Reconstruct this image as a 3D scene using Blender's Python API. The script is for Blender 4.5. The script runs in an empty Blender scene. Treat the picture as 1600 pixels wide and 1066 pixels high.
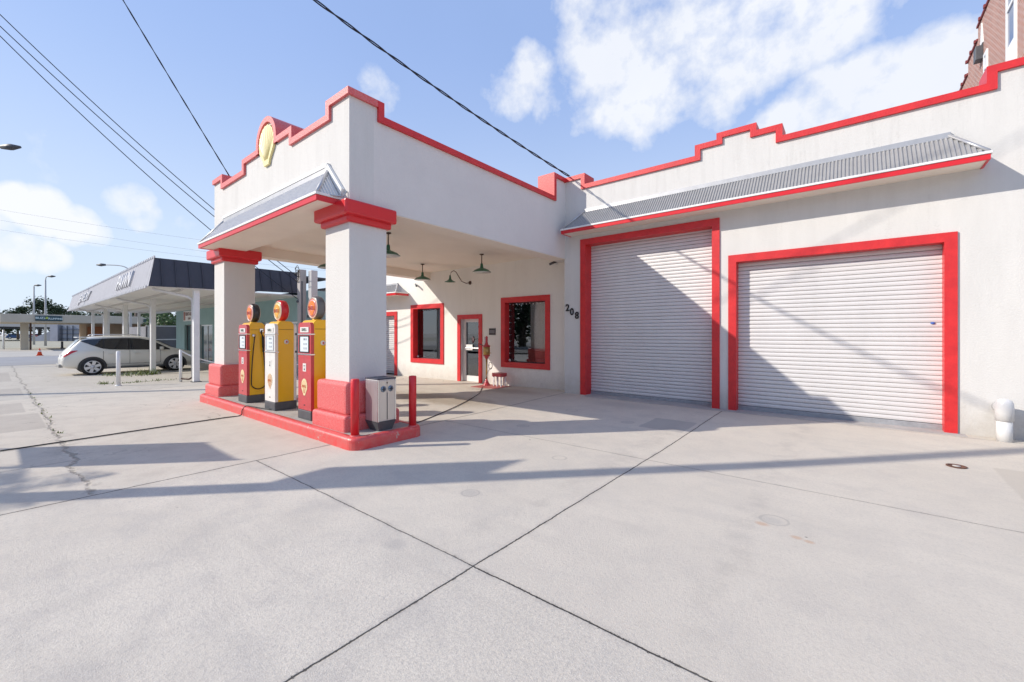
import bpy, bmesh, math, random
from mathutils import Vector, Matrix
from math import radians, sin, cos, pi
random.seed(7)
S = bpy.context.scene
COL = S.collection

# ------------------------------------------------------------------ camera
F_PX, TH, V0 = 655.14, 0.6815, 521.0
cam_d = bpy.data.cameras.new('Camera'); cam = bpy.data.objects.new('Camera', cam_d); COL.objects.link(cam)
cam.location = (0, 0, 1.5); cam.rotation_euler = (radians(90), 0, TH)
cam_d.sensor_width = 36; cam_d.lens = F_PX/1600*36
cam_d.shift_y = -12/1600; cam_d.clip_start = .05; cam_d.clip_end = 3000
S.camera = cam
S.view_settings.view_transform = 'Standard'; S.view_settings.look = 'None'
S.cycles.max_bounces = 12; S.cycles.diffuse_bounces = 7; S.cycles.transparent_max_bounces = 12
S.view_settings.gamma = 1; S.view_settings.exposure = 0.50

# ------------------------------------------------------------------ sun and sky
SUN = Vector((-1, -1.05, .89)).normalized()          # towards the sun
sl = bpy.data.lights.new('Sun', 'SUN'); sun = bpy.data.objects.new('Sun', sl); COL.objects.link(sun)
sl.energy = 3.35; sl.angle = radians(.5); sl.color = (1, .925, .82)
sun.rotation_euler = SUN.to_track_quat('Z', 'Y').to_euler(); sun.location = (-20, -20, 20)

W = bpy.data.worlds.new('World'); S.world = W; W.use_nodes = True
def ray(u, v):
    r = (u-800)/F_PX; z = (V0-v)/F_PX; s, c = sin(TH), cos(TH)
    return Vector((-s+r*c, c+r*s, z)).normalized()
def world():
    nt = W.node_tree; N = nt.nodes; L = nt.links; N.clear()
    out = N.new('ShaderNodeOutputWorld'); bg = N.new('ShaderNodeBackground')
    sky = N.new('ShaderNodeTexSky'); sky.sky_type = 'NISHITA'; sky.sun_disc = False
    sky.sun_elevation = math.asin(SUN.z); sky.sun_rotation = math.atan2(SUN.x, SUN.y)
    sky.air_density = 1.0; sky.dust_density = .6; sky.ozone_density = 1.6
    bg.inputs[1].default_value = .14
    tc = N.new('ShaderNodeTexCoord')
    def math_(op, a, b=None, clamp=False):
        m = N.new('ShaderNodeMath'); m.operation = op; m.use_clamp = clamp
        for i, q in enumerate((a, b)):
            if q is None: continue
            if isinstance(q, (int, float)): m.inputs[i].default_value = q
            else: L.new(q, m.inputs[i])
        return m.outputs[0]
    # warp direction a little so that the cloud outlines are ragged
    nz = N.new('ShaderNodeTexNoise'); nz.inputs['Scale'].default_value = 9; nz.inputs['Detail'].default_value = 10; nz.inputs['Roughness'].default_value = .58
    L.new(tc.outputs['Generated'], nz.inputs['Vector'])
    nb = N.new('ShaderNodeTexNoise'); nb.inputs['Scale'].default_value = 2.6; nb.inputs['Detail'].default_value = 5
    L.new(tc.outputs['Generated'], nb.inputs['Vector'])
    blobs = [(945,50,70,1),(1010,110,85,1),(1075,60,90,1),(1170,45,85,.95),(1270,25,80,.85),(1110,135,55,.9),(890,160,45,.75),(1380,5,60,.75),(1460,25,50,.5),
             (1290,165,55,1.1),(1360,140,55,1.2),(1440,125,65,1.25),(1510,150,60,1.2),(1240,190,42,1.1),(1205,200,30,.9),
             (790,140,38,.8),(835,105,34,.85),(815,125,30,.8),(590,150,30,.6),(70,332,34,1.1),(28,322,30,1.05),(118,350,30,1.05),(152,366,20,.9),(25,392,30,1.0),(75,402,24,.9),(-40,345,40,1),
             (200,312,30,.9),(222,338,24,.7),(120,250,50,.3),(-400,300,160,1),(-900,250,200,.9),(2100,100,180,1),(2700,200,200,.9),(290,365,40,.4)]  # blobs far outside the view are added to make the sky light neutral
    acc = None
    for u, v, rad, w in blobs:
        c = ray(u, v); a = rad*1.25/F_PX/ (1+((u-800)/F_PX)**2)**.5
        a = min(a, .5)
        dp = N.new('ShaderNodeVectorMath'); dp.operation = 'DOT_PRODUCT'; L.new(tc.outputs['Generated'], dp.inputs[0]); dp.inputs[1].default_value = c
        mr = N.new('ShaderNodeMapRange'); mr.interpolation_type = 'SMOOTHSTEP'
        mr.inputs['From Min'].default_value = cos(a*1.25); mr.inputs['From Max'].default_value = cos(a*.25)
        mr.inputs['To Min'].default_value = 0; mr.inputs['To Max'].default_value = w
        L.new(dp.outputs['Value'], mr.inputs['Value'])
        acc = mr.outputs[0] if acc is None else math_('MAXIMUM', acc, mr.outputs[0])
    dens = math_('ADD', math_('MULTIPLY', acc, .62), math_('MULTIPLY', math_('SUBTRACT', nz.outputs['Fac'], .5), 1.5))
    dens = math_('MULTIPLY', math_('SUBTRACT', dens, .32), 2.9, True)
    dens = math_('MULTIPLY', dens, math_('MULTIPLY', acc, 2.2, True))
    dens = math_('MULTIPLY', dens, .92)
    # thin high veil, thicker low down
    sep = N.new('ShaderNodeSeparateXYZ'); L.new(tc.outputs['Generated'], sep.inputs[0])
    hz = N.new('ShaderNodeMapRange'); hz.inputs['From Min'].default_value = .62; hz.inputs['From Max'].default_value = -.02; hz.interpolation_type = 'SMOOTHSTEP'
    hz.inputs['To Min'].default_value = .72; hz.inputs['To Max'].default_value = .92
    L.new(sep.outputs['Z'], hz.inputs['Value'])
    veil = math_('ADD', hz.outputs[0], math_('MULTIPLY', math_('SUBTRACT', nb.outputs['Fac'], .5), .22), True)
    gr = N.new('ShaderNodeMixRGB'); gr.inputs[1].default_value = (1.98, 2.78, 4.85, 1); gr.inputs[2].default_value = (3.7, 4.3, 5.1, 1)
    g2 = N.new('ShaderNodeMapRange'); g2.inputs['From Min'].default_value = .60; g2.inputs['From Max'].default_value = .0; g2.interpolation_type = 'SMOOTHSTEP'
    L.new(sep.outputs['Z'], g2.inputs['Value']); L.new(g2.outputs[0], gr.inputs[0])
    mxv = N.new('ShaderNodeMixRGB'); L.new(veil, mxv.inputs[0]); L.new(sky.outputs[0], mxv.inputs[1]); L.new(gr.outputs[0], mxv.inputs[2])
    cl = N.new('ShaderNodeMixRGB'); cl.inputs[1].default_value = (3.9, 4.15, 4.7, 1); cl.inputs[2].default_value = (5.3, 5.35, 5.45, 1)
    L.new(math_('MULTIPLY', nb.outputs['Fac'], 1.15, True), cl.inputs[0])
    mx = N.new('ShaderNodeMixRGB'); L.new(dens, mx.inputs[0]); L.new(mxv.outputs[0], mx.inputs[1]); L.new(cl.outputs[0], mx.inputs[2])
    L.new(mx.outputs[0], bg.inputs[0]); L.new(bg.outputs[0], out.inputs[0])
world()

# ------------------------------------------------------------------ materials
MATS = {}
def mat(name, col, rough=.6, metal=0, var=.0, vscale=3, bump=0, bscale=60, col2=None, spec=.5, coat=0, streak=False):
    if name in MATS: return MATS[name]
    m = bpy.data.materials.new(name); m.use_nodes = True; nt = m.node_tree; N = nt.nodes; L = nt.links
    b = N['Principled BSDF']; b.inputs['Roughness'].default_value = rough; b.inputs['Metallic'].default_value = metal
    b.inputs['Base Color'].default_value = (*col, 1); b.inputs['Specular IOR Level'].default_value = spec
    b.inputs['Coat Weight'].default_value = coat
    tc = N.new('ShaderNodeTexCoord'); vec = tc.outputs['Object']
    if var > 0:
        if streak:
            mp = N.new('ShaderNodeMapping'); mp.inputs['Scale'].default_value = (1, 1, .18); L.new(vec, mp.inputs[0]); sv = mp.outputs[0]
        else: sv = vec
        n = N.new('ShaderNodeTexNoise'); n.inputs['Scale'].default_value = vscale; n.inputs['Detail'].default_value = 8; n.inputs['Roughness'].default_value = .65
        L.new(sv, n.inputs['Vector'])
        r = N.new('ShaderNodeValToRGB'); r.color_ramp.elements[0].position = .3; r.color_ramp.elements[1].position = .7
        c2 = col2 or tuple(max(0, c*(1-var)) for c in col)
        r.color_ramp.elements[0].color = (*c2, 1); r.color_ramp.elements[1].color = (*[min(1, c*(1+var*.3)) for c in col], 1)
        L.new(n.outputs['Fac'], r.inputs[0]); L.new(r.outputs[0], b.inputs['Base Color'])
    if bump > 0:
        n2 = N.new('ShaderNodeTexNoise'); n2.inputs['Scale'].default_value = bscale; n2.inputs['Detail'].default_value = 4
        L.new(vec, n2.inputs['Vector'])
        bp = N.new('ShaderNodeBump'); bp.inputs['Strength'].default_value = bump; bp.inputs['Distance'].default_value = .01
        L.new(n2.outputs['Fac'], bp.inputs['Height']); L.new(bp.outputs[0], b.inputs['Normal'])
    MATS[name] = m
    return m
stucco = mat('stucco_white', (.66,.645,.618), .85, var=.06, vscale=2.2, bump=.55, bscale=38, streak=True)
stucco_dirty = mat('stucco_weathered', (.655,.642,.618), .85, var=.07, vscale=3.5, bump=.35, bscale=42, streak=True)
def weather(m, drips=.28, splash=.5, ztop=4.9):
    nt = m.node_tree; N = nt.nodes; L = nt.links; b = N['Principled BSDF']; src = b.inputs['Base Color'].links[0].from_socket
    g = N.new('ShaderNodeNewGeometry'); mp = N.new('ShaderNodeMapping'); mp.inputs['Scale'].default_value = (9, 9, .55); L.new(g.outputs['Position'], mp.inputs[0])
    n = N.new('ShaderNodeTexNoise'); n.inputs['Scale'].default_value = 1; n.inputs['Detail'].default_value = 6; n.inputs['Roughness'].default_value = .7; L.new(mp.outputs[0], n.inputs['Vector'])
    sp = N.new('ShaderNodeSeparateXYZ'); L.new(g.outputs['Position'], sp.inputs[0])
    def mr(v, a, b_, lo=0, hi=1):
        r = N.new('ShaderNodeMapRange'); r.inputs['From Min'].default_value = a; r.inputs['From Max'].default_value = b_; r.inputs['To Min'].default_value = lo; r.inputs['To Max'].default_value = hi; L.new(v, r.inputs['Value']); return r.outputs[0]
    def mul(a, b_):
        q = N.new('ShaderNodeMath'); q.operation = 'MULTIPLY'; L.new(a, q.inputs[0])
        if isinstance(b_, (int, float)): q.inputs[1].default_value = b_
        else: L.new(b_, q.inputs[1])
        return q.outputs[0]
    up = mr(sp.outputs['Z'], ztop-1.7, ztop+.3); f1 = mul(mul(mr(n.outputs['Fac'], .52, .72), up), drips)
    n2 = N.new('ShaderNodeTexNoise'); n2.inputs['Scale'].default_value = 5; n2.inputs['Detail'].default_value = 8; n2.inputs['Roughness'].default_value = .75; L.new(g.outputs['Position'], n2.inputs['Vector'])
    ad = N.new('ShaderNodeMath'); ad.operation = 'ADD'; L.new(sp.outputs['Z'], ad.inputs[0]); L.new(mul(n2.outputs['Fac'], -.9), ad.inputs[1]); f2 = mul(mr(ad.outputs[0], .05, -.48), splash)
    m1 = N.new('ShaderNodeMixRGB'); L.new(f1, m1.inputs[0]); L.new(src, m1.inputs[1]); m1.inputs[2].default_value = (.40,.39,.37,1)
    m2 = N.new('ShaderNodeMixRGB'); L.new(f2, m2.inputs[0]); L.new(m1.outputs[0], m2.inputs[1]); m2.inputs[2].default_value = (.36,.32,.27,1)
    # faint hairline cracks
    v = N.new('ShaderNodeTexVoronoi'); v.feature = 'DISTANCE_TO_EDGE'; v.inputs['Scale'].default_value = .55
    wv = N.new('ShaderNodeVectorMath'); wv.operation = 'ADD'; L.new(g.outputs['Position'], wv.inputs[0]); L.new(n2.outputs['Color'], wv.inputs[1]); L.new(wv.outputs[0], v.inputs['Vector'])
    f3 = mul(mul(mr(v.outputs['Distance'], .007, .001), mr(n.outputs['Fac'], .5, .6)), .25)
    m3 = N.new('ShaderNodeMixRGB'); L.new(f3, m3.inputs[0]); L.new(m2.outputs[0], m3.inputs[1]); m3.inputs[2].default_value = (.33,.32,.30,1)
    L.new(m3.outputs[0], b.inputs['Base Color'])
weather(stucco_dirty)
stucco_office = mat('stucco_office', (.80,.77,.72), .85, var=.05, vscale=2.2, bump=.5, bscale=38, streak=True); weather(stucco_office, .2, .45)  # paler copy of the stucco, its colour lifting the shade under the canopy
ceilm = mat('soffit_cream', (.84,.76,.66), .8, var=.05, vscale=1.2)
red = mat('red_paint', (.66,.028,.030), .42, var=.16, vscale=5, bump=.3, bscale=45, col2=(.52,.02,.025))
redfade = mat('red_paint_weathered', (.62,.05,.055), .5, var=.2, vscale=55, bump=.6, bscale=60, col2=(.70,.22,.21))
redgloss = mat('red_paint_gloss', (.66,.02,.028), .28, var=.06, vscale=6)
pumpred = mat('red_enamel_faded', (.55,.045,.055), .35, var=.25, vscale=7, col2=(.42,.05,.06), coat=.2)
yellow = mat('yellow_enamel', (.83,.47,.01), .3, var=.05, vscale=4, coat=.2)
whiteen = mat('white_enamel', (.78,.76,.72), .35, var=.12, vscale=7, coat=.2)
dkgrey = mat('dark_grey_paint', (.085,.09,.10), .5, var=.25, vscale=10)
black = mat('black_rubber', (.012,.012,.013), .5)
blackp = mat('black_paint', (.02,.02,.022), .35)
chrome = mat('chrome', (.75,.75,.75), .18, 1)
steel = mat('galvanised_steel', (.50,.50,.51), .42, .55, var=.14, vscale=5)
stainless = mat('brushed_steel', (.60,.57,.54), .34, .75, var=.12, vscale=9, streak=True)
shutter = mat('shutter_galvanised', (.69,.672,.665), .45, .1, var=.07, vscale=2.5, streak=True)
whitep = mat('white_paint', (.78,.78,.77), .5, var=.06, vscale=4)
whitepvc = mat('white_pvc', (.66,.66,.66), .3)
dial = mat('dial_face', (.72,.78,.82), .3)
darkglass = mat('dark_glass', (.02,.025,.03), .05, spec=.8)
green = mat('green_enamel', (.035,.14,.085), .35, var=.1, vscale=8)
lampwhite = mat('lamp_white_enamel', (.75,.75,.70), .35)
rust = mat('rusty_pipe', (.10,.055,.04), .7, var=.3, vscale=20)
shellm = mat('emblem_cream_yellow', (.80,.69,.33), .5, var=.06, vscale=5)
kerbtop = mat('island_concrete', (.42,.39,.35), .9, var=.3, vscale=4, bump=.4, bscale=70)
teal = mat('teal_stucco', (.31,.47,.48), .8, var=.1, vscale=1.5)
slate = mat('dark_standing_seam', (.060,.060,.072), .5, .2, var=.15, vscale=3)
slatel = mat('pale_standing_seam', (.36,.36,.40), .45, .2, var=.1, vscale=3)  # paler grey than the ends, used on the mansard front
carpaint = mat('champagne_car_paint', (.78,.76,.69), .32, .1, coat=.6)
orange = mat('cone_orange', (.75,.09,.03), .5)
alum = mat('aluminium', (.66,.67,.68), .35, .6)
concw = mat('old_concrete', (.36,.355,.34), .9, var=.25, vscale=2, bump=.3, bscale=30)
barkm = mat('bark', (.14,.11,.085), .9, var=.3, vscale=6)

def glass_mat(name, tint, trans=.35, rough=.02):
    m = bpy.data.materials.new(name); m.use_nodes = True; N = m.node_tree.nodes; L = m.node_tree.links
    N.clear(); o = N.new('ShaderNodeOutputMaterial'); gl = N.new('ShaderNodeBsdfGlossy'); gl.inputs['Roughness'].default_value = rough
    gl.inputs['Color'].default_value = (.85,.9,.95,1)
    tr = N.new('ShaderNodeBsdfTransparent'); tr.inputs[0].default_value = (*tint, 1)
    fr = N.new('ShaderNodeFresnel'); fr.inputs[0].default_value = 1.7
    ma = N.new('ShaderNodeMath'); ma.operation = 'ADD'; ma.inputs[1].default_value = trans; ma.use_clamp = True
    mx = N.new('ShaderNodeMixShader'); L.new(fr.outputs[0], ma.inputs[0]); L.new(ma.outputs[0], mx.inputs[0]); L.new(tr.outputs[0], mx.inputs[1]); L.new(gl.outputs[0], mx.inputs[2]); L.new(mx.outputs[0], o.inputs[0])
    MATS[name] = m; return m
glass = glass_mat('window_glass', (.95,.95,.94), .09)

def leaf_mat(name, c1, c2):
    m = bpy.data.materials.new(name); m.use_nodes = True; N = m.node_tree.nodes; L = m.node_tree.links
    b = N['Principled BSDF']; b.inputs['Roughness'].default_value = .6; b.inputs['Specular IOR Level'].default_value = .3
    g = N.new('ShaderNodeNewGeometry'); r = N.new('ShaderNodeValToRGB'); r.color_ramp.elements[0].color = (*c1,1); r.color_ramp.elements[1].color = (*c2,1)
    L.new(g.outputs['Random Per Island'], r.inputs[0]); L.new(r.outputs[0], b.inputs['Base Color']); return m
leafA = leaf_mat('oak_leaves', (.035,.06,.03), (.10,.13,.065))
leafB = leaf_mat('green_leaves', (.04,.085,.03), (.11,.17,.06))
weedm = leaf_mat('weed_leaves', (.10,.16,.03), (.22,.25,.07))

def brick_mat():
    m = bpy.data.materials.new('red_brick'); m.use_nodes = True; N = m.node_tree.nodes; L = m.node_tree.links; b = N['Principled BSDF']
    b.inputs['Roughness'].default_value = .9
    tc = N.new('ShaderNodeTexCoord'); sp = N.new('ShaderNodeSeparateXYZ'); cb = N.new('ShaderNodeCombineXYZ'); ad = N.new('ShaderNodeMath'); ad.operation = 'ADD'
    L.new(tc.outputs['Object'], sp.inputs[0]); L.new(sp.outputs['X'], ad.inputs[0]); L.new(sp.outputs['Y'], ad.inputs[1]); L.new(ad.outputs[0], cb.inputs['X']); L.new(sp.outputs['Z'], cb.inputs['Y'])
    t = N.new('ShaderNodeTexBrick'); t.inputs['Scale'].default_value = 1; t.inputs['Brick Width'].default_value = .23; t.inputs['Row Height'].default_value = .085; t.inputs['Mortar Size'].default_value = .012
    t.inputs['Color1'].default_value = (.36,.13,.085,1); t.inputs['Color2'].default_value = (.27,.10,.075,1); t.inputs['Mortar'].default_value = (.55,.48,.43,1)
    L.new(cb.outputs[0], t.inputs['Vector'])
    n = N.new('ShaderNodeTexNoise'); n.inputs['Scale'].default_value = 1.2; n.inputs['Detail'].default_value = 8; L.new(tc.outputs['Object'], n.inputs['Vector'])
    mx = N.new('ShaderNodeMixRGB'); mr = N.new('ShaderNodeMapRange'); mr.inputs['From Min'].default_value = .45; mr.inputs['From Max'].default_value = .7; mr.inputs['To Max'].default_value = .5
    L.new(n.outputs['Fac'], mr.inputs['Value']); L.new(mr.outputs[0], mx.inputs[0]); L.new(t.outputs['Color'], mx.inputs[1]); mx.inputs[2].default_value = (.45,.30,.25,1)
    L.new(mx.outputs[0], b.inputs['Base Color']); return m
brick = brick_mat()

def siding_mat():
    m = bpy.data.materials.new('grey_lap_siding'); m.use_nodes = True; N = m.node_tree.nodes; L = m.node_tree.links; b = N['Principled BSDF']
    b.inputs['Roughness'].default_value = .7
    tc = N.new('ShaderNodeTexCoord'); w = N.new('ShaderNodeTexWave'); w.wave_type = 'BANDS'; w.bands_direction = 'Z'; w.wave_profile = 'SAW'; w.inputs['Scale'].default_value = 1.6
    L.new(tc.outputs['Object'], w.inputs['Vector']); bp = N.new('ShaderNodeBump'); bp.inputs['Strength'].default_value = 1; bp.inputs['Distance'].default_value = .05
    r = N.new('ShaderNodeValToRGB'); r.color_ramp.elements[0].color = (.25,.25,.26,1); r.color_ramp.elements[1].color = (.5,.5,.5,1); r.color_ramp.elements[1].position = .15
    L.new(w.outputs['Fac'], r.inputs[0]); L.new(r.outputs[0], b.inputs['Base Color']); L.new(w.outputs['Fac'], bp.inputs['Height']); L.new(bp.outputs[0], b.inputs['Normal']); return m
siding = siding_mat()

def concrete_mat():
    """lot paving: mottled concrete with saw-cut joints, cracks, patches and stains placed in world metres"""
    m = bpy.data.materials.new('lot_concrete'); m.use_nodes = True; nt = m.node_tree; N = nt.nodes; L = nt.links; b = N['Principled BSDF']
    b.inputs['Roughness'].default_value = .88; b.inputs['Specular IOR Level'].default_value = .3
    tc = N.new('ShaderNodeTexCoord'); P = tc.outputs['Object']
    sp = N.new('ShaderNodeSeparateXYZ'); L.new(P, sp.inputs[0]); X, Y = sp.outputs['X'], sp.outputs['Y']
    def M(op, a, b_=None, c=None, clamp=False):
        q = N.new('ShaderNodeMath'); q.operation = op; q.use_clamp = clamp
        for i, v in enumerate((a, b_, c)):
            if v is None: continue
            if isinstance(v, (int, float)): q.inputs[i].default_value = v
            else: L.new(v, q.inputs[i])
        return q.outputs[0]
    def noise(sc, det=6, rough=.6, vec=None):
        n = N.new('ShaderNodeTexNoise'); n.inputs['Scale'].default_value = sc; n.inputs['Detail'].default_value = det; n.inputs['Roughness'].default_value = rough
        L.new(vec or P, n.inputs['Vector']); return n.outputs['Fac']
    def ss(v, a, b_, lo=0, hi=1):
        r = N.new('ShaderNodeMapRange'); r.interpolation_type = 'SMOOTHSTEP'
        for k, q in (('From Min', a), ('From Max', b_), ('To Min', lo), ('To Max', hi)): r.inputs[k].default_value = q
        L.new(v, r.inputs['Value']); return r.outputs[0]
    def mix(f, c1, c2, mode='MIX'):
        q = N.new('ShaderNodeMixRGB'); q.blend_type = mode
        for i, v in enumerate((f, c1, c2)):
            if isinstance(v, (int, float)): q.inputs[i].default_value = v
            elif isinstance(v, tuple): q.inputs[i].default_value = (*v, 1)
            else: L.new(v, q.inputs[i])
        return q.outputs[0]
    n1, n2, n3, n4 = noise(.35, 5), noise(2.3, 8, .7), noise(42, 5, .75), noise(160, 3, .7)
    mp = N.new('ShaderNodeMapping'); mp.inputs['Scale'].default_value = (.35, 3.2, 1); mp.inputs['Rotation'].default_value = (0,0,.1); L.new(P, mp.inputs[0])
    n5 = noise(1.0, 8, .7, mp.outputs[0])
    col = mix(ss(n1, .35, .65), (.59,.535,.45), (.65,.592,.50))
    col = mix(ss(n2, .42, .72, 0, .55), col, (.43,.40,.365))
    col = mix(ss(n5, .50, .75, 0, .35), col, (.38,.35,.315))
    col = mix(ss(n3, .45, .68, 0, .50), col, (.40,.37,.335))
    col = mix(ss(n4, .52, .70, 0, .6), col, (.74,.71,.66))
    col = mix(ss(noise(90, 4, .8), .54, .70, 0, .55), col, (.36,.335,.30))
    col = mix(ss(noise(.9, 9, .75), .47, .62, 0, .28), col, (.46,.425,.375))
    agg = M('MULTIPLY', ss(M('SQRT', M('ADD', M('MULTIPLY', M('ADD', X, 1.6), M('ADD', X, 1.6)), M('MULTIPLY', M('SUBTRACT', Y, 1.5), M('SUBTRACT', Y, 1.5)))), 1.6, .4), ss(noise(70, 5, .85), .47, .60))
    col = mix(M('MULTIPLY', agg, .5), col, (.40,.375,.34))
    slab = M('MULTIPLY', ss(Y, 2.0, 2.01), ss(X, -1.95, -1.94)); col = mix(M('MULTIPLY', slab, .35), col, (.60,.54,.455))
    slab2 = M('MULTIPLY', ss(Y, 2.0, 2.01), ss(X, -1.94, -1.95)); col = mix(M('MULTIPLY', slab2, .25), col, (.575,.52,.44))
    # left strip beyond the crack and the neighbour's lot are older and more yellow
    nw = M('MULTIPLY', M('SUBTRACT', n2, .5), .35)
    far = ss(M('ADD', X, nw), -15.8, -16.0)
    col = mix(M('MULTIPLY', far, .8), col, mix(ss(n5,.35,.7), (.39,.38,.355), (.46,.445,.42)))
    lft = M('MULTIPLY', ss(X, -5.3, -5.9), .55)
    col = mix(lft, col, mix(ss(n2,.35,.7), (.56,.51,.43), (.49,.435,.36)))
    # pump lane: brown tyre and oil stain
    def blob(x, y, rx, ry, c, amt, rag=.6, col=col):
        dx = M('DIVIDE', M('SUBTRACT', X, x), rx); dy = M('DIVIDE', M('SUBTRACT', Y, y), ry)
        d = M('SQRT', M('ADD', M('MULTIPLY', dx, dx), M('MULTIPLY', dy, dy)))
        d = M('ADD', d, M('MULTIPLY', M('SUBTRACT', n2, .5), rag*2.4))
        return mix(ss(d, 1.05, .35, 0, amt), col, c)
    col = blob(-7.6, 6.6, 2.2, .75, (.30,.245,.18), .75, col=col)
    col = blob(-9.0, 6.2, 1.8, .5, (.33,.27,.2), .5, col=col)
    col = blob(-7.2, 8.5, 1.6, .5, (.30,.25,.21), .5, col=col)
    col = blob(-3.7, 8.3, .9, .35, (.36,.34,.32), .3, col=col)
    for bx, by, br in ((-.57,3.92,.05),(-.33,3.82,.04),(-.25,3.80,.03)):
        col = blob(bx, by, br*1.3, br, (.50,.27,.14), .45, .8, col=col)
    for bx, by, br in ((-.52,4.04,.10),(-2.87,2.9,.12),(-4.27,5.56,.1),(-3.0,6.86,.12),(-2.6,1.85,.1)):
        col = blob(bx, by, br*1.2, br, (.36,.345,.325), .4, .5, col=col)
    # rings of old fill caps
    for rx, ry, rr in ((-2.87,2.90,.085),(-2.82,4.41,.085),(-4.27,5.56,.10),(-4.31,7.2,.11),(-3.0,6.86,.10),(-.50,4.06,.10)):
        dx = M('SUBTRACT', X, rx); dy = M('SUBTRACT', Y, ry); d = M('ABSOLUTE', M('SUBTRACT', M('SQRT', M('ADD', M('MULTIPLY', dx, dx), M('MULTIPLY', dy, dy))), rr))
        col = mix(M('MULTIPLY', ss(M('ADD', d, M('MULTIPLY', nw, .08)), .016, .004), .28), col, (.22,.21,.20))
    # darker rectangular patches
    def rect(x0, x1, y0, y1, c, amt, col):
        fx = M('MULTIPLY', ss(M('ADD', X, M('MULTIPLY', nw, .3)), x0, x0+.03), ss(M('ADD', X, M('MULTIPLY', nw, .3)), x1, x1-.03)); fy = M('MULTIPLY', ss(M('ADD', Y, M('MULTIPLY', nw, .3)), y0, y0+.03), ss(Y, y1, y1-.03))
        return mix(M('MULTIPLY', M('MULTIPLY', fx, fy), amt), col, c)
    col = rect(-2.75, -2.02, 6.65, 7.5, (.335,.325,.31), .6, col)
    col = rect(1.22, 6, 5.2, 7.15, (.50,.45,.38), .75, col)
    for k, (x0, x1, y0, y1) in enumerate(((-12.5,-10.2,.0,.55),(-15,-12.8,-.3,.4),(-20,-17,-1.2,.5),(-30,-24,-2,.4))):
        col = rect(x0, x1, y0, y1, (.33,.295,.26), .45, col)
    # joints
    wob = M('MULTIPLY', M('SUBTRACT', noise(3, 4), .5), .035)
    wobf = M('MULTIPLY', M('SUBTRACT', noise(30, 3), .5), .012)
    wb = M('ADD', wob, wobf)
    groove = None
    chip = M('MULTIPLY', ss(noise(55, 5, .8), .52, .70), .010)
    def line(axis, c, w, amt, lo=None, hi=None):
        nonlocal groove, col
        v = X if axis == 'x' else Y; o = Y if axis == 'x' else X
        d = M('SUBTRACT', M('ABSOLUTE', M('SUBTRACT', M('ADD', v, M('MULTIPLY', wb, .7)), c)), chip); f = ss(d, w, w*.35)
        if lo is not None: f = M('MULTIPLY', f, ss(o, lo, lo+.02))
        if hi is not None: f = M('MULTIPLY', f, ss(o, hi, hi-.02))
        halo = M('MULTIPLY', ss(d, w*7, w), M('MULTIPLY', ss(n2, .35, .65), .28*amt))
        if lo is not None: halo = M('MULTIPLY', halo, ss(o, lo, lo+.02))
        if hi is not None: halo = M('MULTIPLY', halo, ss(o, hi, hi-.02))
        col = mix(halo, col, (.29,.27,.25))
        f = M('MULTIPLY', f, amt); col = mix(f, col, (.05,.046,.042))
        groove = f if groove is None else M('MAXIMUM', groove, f)
    tyre = M('MULTIPLY', M('MULTIPLY', ss(M('ABSOLUTE', M('SUBTRACT', M('ADD', X, M('MULTIPLY', n1, 1.2)), -.1)), .16, .04), ss(noise(5, 6, .7), .42, .62)), ss(Y, 1.0, 3.0)); col = mix(M('MULTIPLY', tyre, .16), col, (.27,.25,.23))
    tyre2 = M('MULTIPLY', M('MULTIPLY', ss(M('ABSOLUTE', M('SUBTRACT', M('ADD', X, M('MULTIPLY', n1, 1.2)), -1.65)), .16, .04), ss(noise(5, 6, .7), .42, .62)), ss(Y, 1.0, 3.0)); col = mix(M('MULTIPLY', tyre2, .16), col, (.27,.25,.23))
    line('x', -1.95, .008, .95, hi=9.05)
    line('x', -5.62, .011, .9, lo=-8, hi=9.5)
    line('y', 2.0, .007, .72, lo=-5.62, hi=-.6); line('y', 2.0, .007, .9, lo=-2.0, hi=6)
    line('y', 5.02, .007, .5, lo=-5.6)
    line('y', 8.8, .007, .6, lo=-5.6)
    line('x', -7.35, .007, .6, lo=-9, hi=.6)
    line('x', -15.9, .02, .6, lo=.6, hi=12)
    line('x', -19.2, .015, .5, lo=.6, hi=12); line('x', -49.5, .10, .6)
    line('x', -12.6, .02, .35, lo=-8, hi=.5); line('x', -18, .03, .4, lo=-8, hi=.5)
    # the long ragged crack between sidewalk and lot
    cw = M('ADD', M('MULTIPLY', M('SUBTRACT', noise(.9, 7, .7), .5), .40), M('MULTIPLY', M('SUBTRACT', noise(11, 5), .5), .07))
    dcr = M('ABSOLUTE', M('SUBTRACT', M('ADD', Y, cw), .60))
    f = M('MULTIPLY', ss(dcr, .026, .010), ss(X, -5.62, -5.72)); f = M('MULTIPLY', f, ss(noise(9, 4), .36, .5))
    col = mix(M('MULTIPLY', f, .6), col, (.19,.17,.14))
    f2 = M('MULTIPLY', M('MULTIPLY', ss(dcr, .28, .05), ss(noise(6, 6, .8), .5, .62)), ss(X, -5.62, -5.72)); col = mix(M('MULTIPLY', f2, .4), col, (.30,.27,.235))
    # hairline cracks
    vo = N.new('ShaderNodeTexVoronoi'); vo.feature = 'DISTANCE_TO_EDGE'; vo.inputs['Scale'].default_value = .42
    wv = N.new('ShaderNodeVectorMath'); wv.operation = 'ADD'; nn = N.new('ShaderNodeTexNoise'); nn.inputs['Scale'].default_value = 1.5; nn.inputs['Detail'].default_value = 6; L.new(P, nn.inputs['Vector'])
    L.new(P, wv.inputs[0]); L.new(nn.outputs['Color'], wv.inputs[1]); L.new(wv.outputs[0], vo.inputs['Vector'])
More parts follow.
